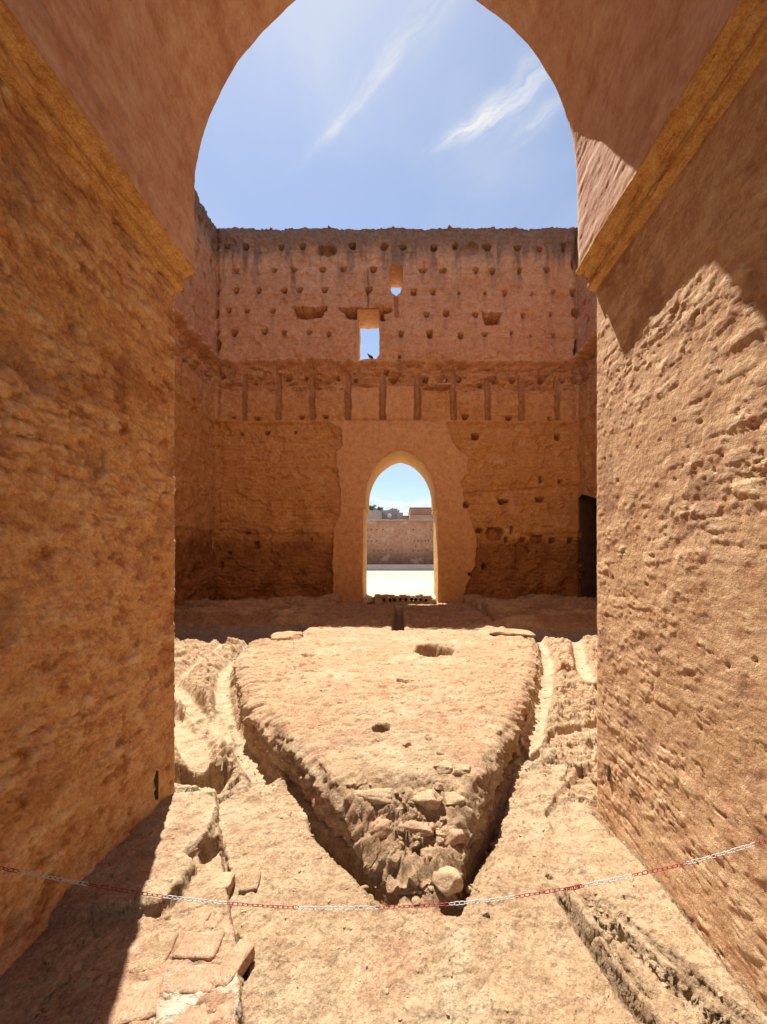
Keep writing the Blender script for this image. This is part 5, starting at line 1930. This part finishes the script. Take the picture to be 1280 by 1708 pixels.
e, hw, zt = house('house', 'low grey rendered house at the left beyond the far wall, under the green tree', 600, 637, 852, 62, 6, M_bgrey, 0.09)
e, hw, zt = house('house', 'grey house with a white satellite dish, middle of the roofs beyond the far wall', 636, 666, 852, 66, 6, M_bgrey, 0.09)
bm = bmesh.new()
a = BX(645, 66) - BX(651, 66)
vs = [(-0.6, 0), (0.55, 0.55), (0.60, 0.0)]
f0 = [bm.verts.new((x, 0.3, zt + 0.05 + z)) for x, z in vs]
f1_ = [bm.verts.new((x, 3.0, zt + 0.05 + z)) for x, z in vs]
bm.faces.new(f0)
bm.faces.new(f1_[::-1])
for i in range(3):
    j = (i + 1) % 3
    bm.faces.new((f0[i], f1_[i], f1_[j], f0[j]))
bm_obj('stair_roof', bm, M_bpink, e)
bm = bmesh.new()
add_box(bm, 0.62, 1.3, 0.2, 2.6, zt + 0.05, zt + 0.42)
bm_obj('parapet', bm, M_bpink, e)
e3, hw3, zt3 = house('house', 'small grey rooftop hut to the right of the satellite dish', 662, 672, 856, 64, 3, M_bgrey, 0.09)
e4, hw4, zt4 = house('house', 'low dark shed roof in the gap left of the tall pink building', 672, 683, 861.5, 63, 3, M_bbrown, 0.12)
e5, hw5, zt5 = house('house', 'tall plain pink-brown building at the right of the roofs beyond the far wall', 684, 735, 848, 58, 8, M_bbrown, 0.14)
bm = bmesh.new()
add_box(bm, -hw5, hw5, -0.5, 0.0, 0, zt5 - 1.1)
bm_obj('lower_storey', bm, M_bpink, e5)
# satellite dish
yd = 60
dish = empty('satellite_dish', (BX(650, yd), yd, BZ(867, yd)))
tag(dish, 'round white satellite dish on the grey roofs beyond the far wall', 'satellite dish')
bm = bmesh.new()
seg = 20
rings = []
for j in range(5):
    r = 0.34 * j / 4
    rings.append([bm.verts.new((r * math.cos(a * 2 * math.pi / seg), -0.12 - 0.0 + 0.12 * (1 - (j / 4) ** 2), 0.7 + r * math.sin(a * 2 * math.pi / seg))) for a in range(seg)])
for A_, B_ in zip(rings[:-1], rings[1:]):
    for a in range(seg):
        bm.faces.new((A_[a], A_[(a + 1) % seg], B_[(a + 1) % seg], B_[a]))
bmesh.ops.remove_doubles(bm, verts=bm.verts, dist=0.0005)
M_dish = plain_mat('dish_paint', (0.62, 0.58, 0.52), 0.5, 0, 0.05, 2)
bm_obj('reflector', bm, M_dish, dish, smooth=True)
bm = bmesh.new()
tube_mesh(bm, [(0, 0.05, -0.3), (0, 0.05, 0.7)], 0.03, 8)
bm_obj('mast', bm, M_bgrey, dish)
bm = bmesh.new()
tube_mesh(bm, [(0, -0.1, 0.38), (0, -0.45, 0.68)], 0.02, 6)
bm_obj('arm', bm, M_bgrey, dish)
# trees behind the roofs
def leaf_tree(name, label, u, v, y, rx, rz, seed, col):
    r = random.Random(seed)
    e = empty(name, (BX(u, y), y, 1.6))
    tag(e, label, 'tree')
    zc = BZ(v, y) - 1.6
    bm = bmesh.new()
    tube_mesh(bm, [(0, 0, 0), (0.1, 0, zc * 0.5), (0.0, 0, zc)], [0.3, 0.22, 0.12], 8)
    for k in range(5):
        a = k * 1.25
        tube_mesh(bm, [(0, 0, zc * 0.75), (math.cos(a) * rx * 0.4, math.sin(a) * rx * 0.4, zc), (math.cos(a) * rx * 0.75, math.sin(a) * rx * 0.75, zc + rz * 0.4)], [0.1, 0.07, 0.03], 6)
    bm_obj('trunk', bm, M_bark, e)
    n = 2600
    co = []
    cl = [(r.gauss(0, 0.5) * rx, r.gauss(0, 0.5) * rx, r.gauss(0.1, 0.45) * rz) for _ in range(26)]
    for i in range(n):
        c = r.choice(cl)
        g = [r.gauss(0, 0.16) * rx, r.gauss(0, 0.16) * rx, r.gauss(0, 0.18) * rz]
        p = Vector((c[0] + g[0], c[1] + g[1], zc + c[2] + g[2]))
        s_ = r.uniform(0.06, 0.13)
        a = Vector((r.uniform(-1, 1), r.uniform(-1, 1), r.uniform(-1, 1))).normalized()
        b = a.orthogonal().normalized()
        co += [p - a * s_, p + b * s_ * 0.6, p + a * s_, p - b * s_ * 0.6]
    raw_mesh('crown', np.array([c[:] for c in co]), np.arange(n * 4).reshape(-1, 4), col, None, False, e)


M_bark = plain_mat('bark', (0.12, 0.08, 0.05), 0.9, 0, 0.2, 5)
M_leaf = plain_mat('foliage', (0.07, 0.13, 0.03), 0.7, 0, 0.4, 1.5)
M_leaf2 = plain_mat('dusty_foliage', (0.09, 0.10, 0.06), 0.7, 0, 0.3, 1.5)
leaf_tree('tree', 'rounded green tree top above the leftmost grey roof beyond the doorway', 618, 849, 72, 1.0, 0.55, 3, M_leaf)
leaf_tree('tree', 'small dusty grey-green tree top right of the green one', 633, 851, 74, 0.5, 0.5, 5, M_leaf2)

# ------------------------------------------------------------------ BIRDS
M_bird = plain_mat('dark_feathers', (0.025, 0.027, 0.035), 0.6, 0, 0.3, 60)
M_birdw = plain_mat('white_feathers', (0.60, 0.52, 0.48), 0.7, 0, 0.1, 60)
M_beak = plain_mat('beak', (0.10, 0.07, 0.05), 0.5, 0, 0.1, 60)


def bird(label, loc, rotz, scale, tilt, mats):
    e = empty('pigeon', loc)
    tag(e, label, 'bird')
    e.rotation_euler = (0, 0, rotz)
    # continuous body along x, head at -x
    spine = [(-0.150, 0.165, 0.012), (-0.140, 0.168, 0.024), (-0.120, 0.170, 0.030), (-0.100, 0.155, 0.026), (-0.085, 0.125, 0.034), (-0.055, 0.085, 0.055), (-0.010, 0.055, 0.066),
             (0.045, 0.035, 0.055), (0.090, 0.012, 0.034), (0.130, -0.012, 0.022), (0.190, -0.045, 0.016), (0.240, -0.070, 0.012)]
    bm = bmesh.new()
    seg = 12
    rings = []
    n = len(spine)
    for i, (x, z, r) in enumerate(spine):
        a = spine[max(i - 1, 0)]
        b = spine[min(i + 1, n - 1)]
        t = Vector((b[0] - a[0], 0, b[1] - a[1])).normalized()
        up = Vector((-t.z, 0, t.x))
        wid = 1.0 if i < 8 else (1.15 if i < 10 else 1.9)
        flat = 1.0 if i < 8 else 0.45
        rings.append([bm.verts.new(Vector((x, 0, z)) + Vector((0, 1, 0)) * math.cos(k * 2 * math.pi / seg) * r * wid + up * math.sin(k * 2 * math.pi / seg) * r * flat)
                      for k in range(seg)])
    for A_, B_ in zip(rings[:-1], rings[1:]):
        for k in range(seg):
            bm.faces.new((A_[k], B_[k], B_[(k + 1) % seg], A_[(k + 1) % seg]))
    bm.faces.new(rings[0])
    bm.faces.new(rings[-1][::-1])
    for v in bm.verts:
        v.co = Vector((v.co.x, v.co.y, v.co.z + 0.11)) * scale
    bm_obj('body', bm, mats[0], e, smooth=True)
    for s in (-1, 1):
        bm = bmesh.new()
        bmesh.ops.create_icosphere(bm, subdivisions=2, radius=1, matrix=Matrix.Translation((0.045, s * 0.050, 0.15)) @ Matrix.Rotation(0.42, 4, 'Y') @ Matrix.Diagonal((0.13, 0.020, 0.048, 1)))
        for v in bm.verts:
            v.co *= scale
        bm_obj('wing', bm, mats[1], e, smooth=True)
        bm = bmesh.new()
        tube_mesh(bm, [(0.0, s * 0.022, 0.10), (0.012, s * 0.024, 0.045), (0.0, s * 0.024, 0.004), (-0.035, s * 0.026, 0.002)], [0.010, 0.005, 0.005, 0.004], 6)
        for v in bm.verts:
            v.co *= scale
        bm_obj('leg', bm, M_beak, e, smooth=True)
        bm = bmesh.new()
        bmesh.ops.create_icosphere(bm, subdivisions=1, radius=0.005, matrix=Matrix.Translation((-0.135, s * 0.024, 0.285)))
        for v in bm.verts:
            v.co *= scale
        bm_obj('eye', bm, M_beak, e)
    bm = bmesh.new()
    bmesh.ops.create_cone(bm, cap_ends=True, segments=6, radius1=0.009, radius2=0.001, depth=0.03,
                          matrix=Matrix.Translation((-0.166, 0, 0.272)) @ Matrix.Rotation(-math.pi / 2 - 0.15, 4, 'Y'))
    for v in bm.verts:
        v.co *= scale
    bm_obj('beak', bm, M_beak, e)
    return e


bird('black pigeon silhouetted on the sill of the square window high in the hall wall', (WX(617.5), DW + 0.06, WZ(598.5)), 0.25, 0.80, 0, (M_bird, M_bird))
bird('black and white pigeon on the ledge right of centre in the hall wall frieze', (WX(743), DW - 0.02, WZ(641)), 2.6, 0.72, 0, (M_bird, M_birdw))
bm = bmesh.new()
add_box(bm, WX(728), WX(752), -0.16, 0.3, WZ(641) - 0.10, WZ(641), 0.02)
bm_obj('ledge_stone', bm, M_far, far_wall)
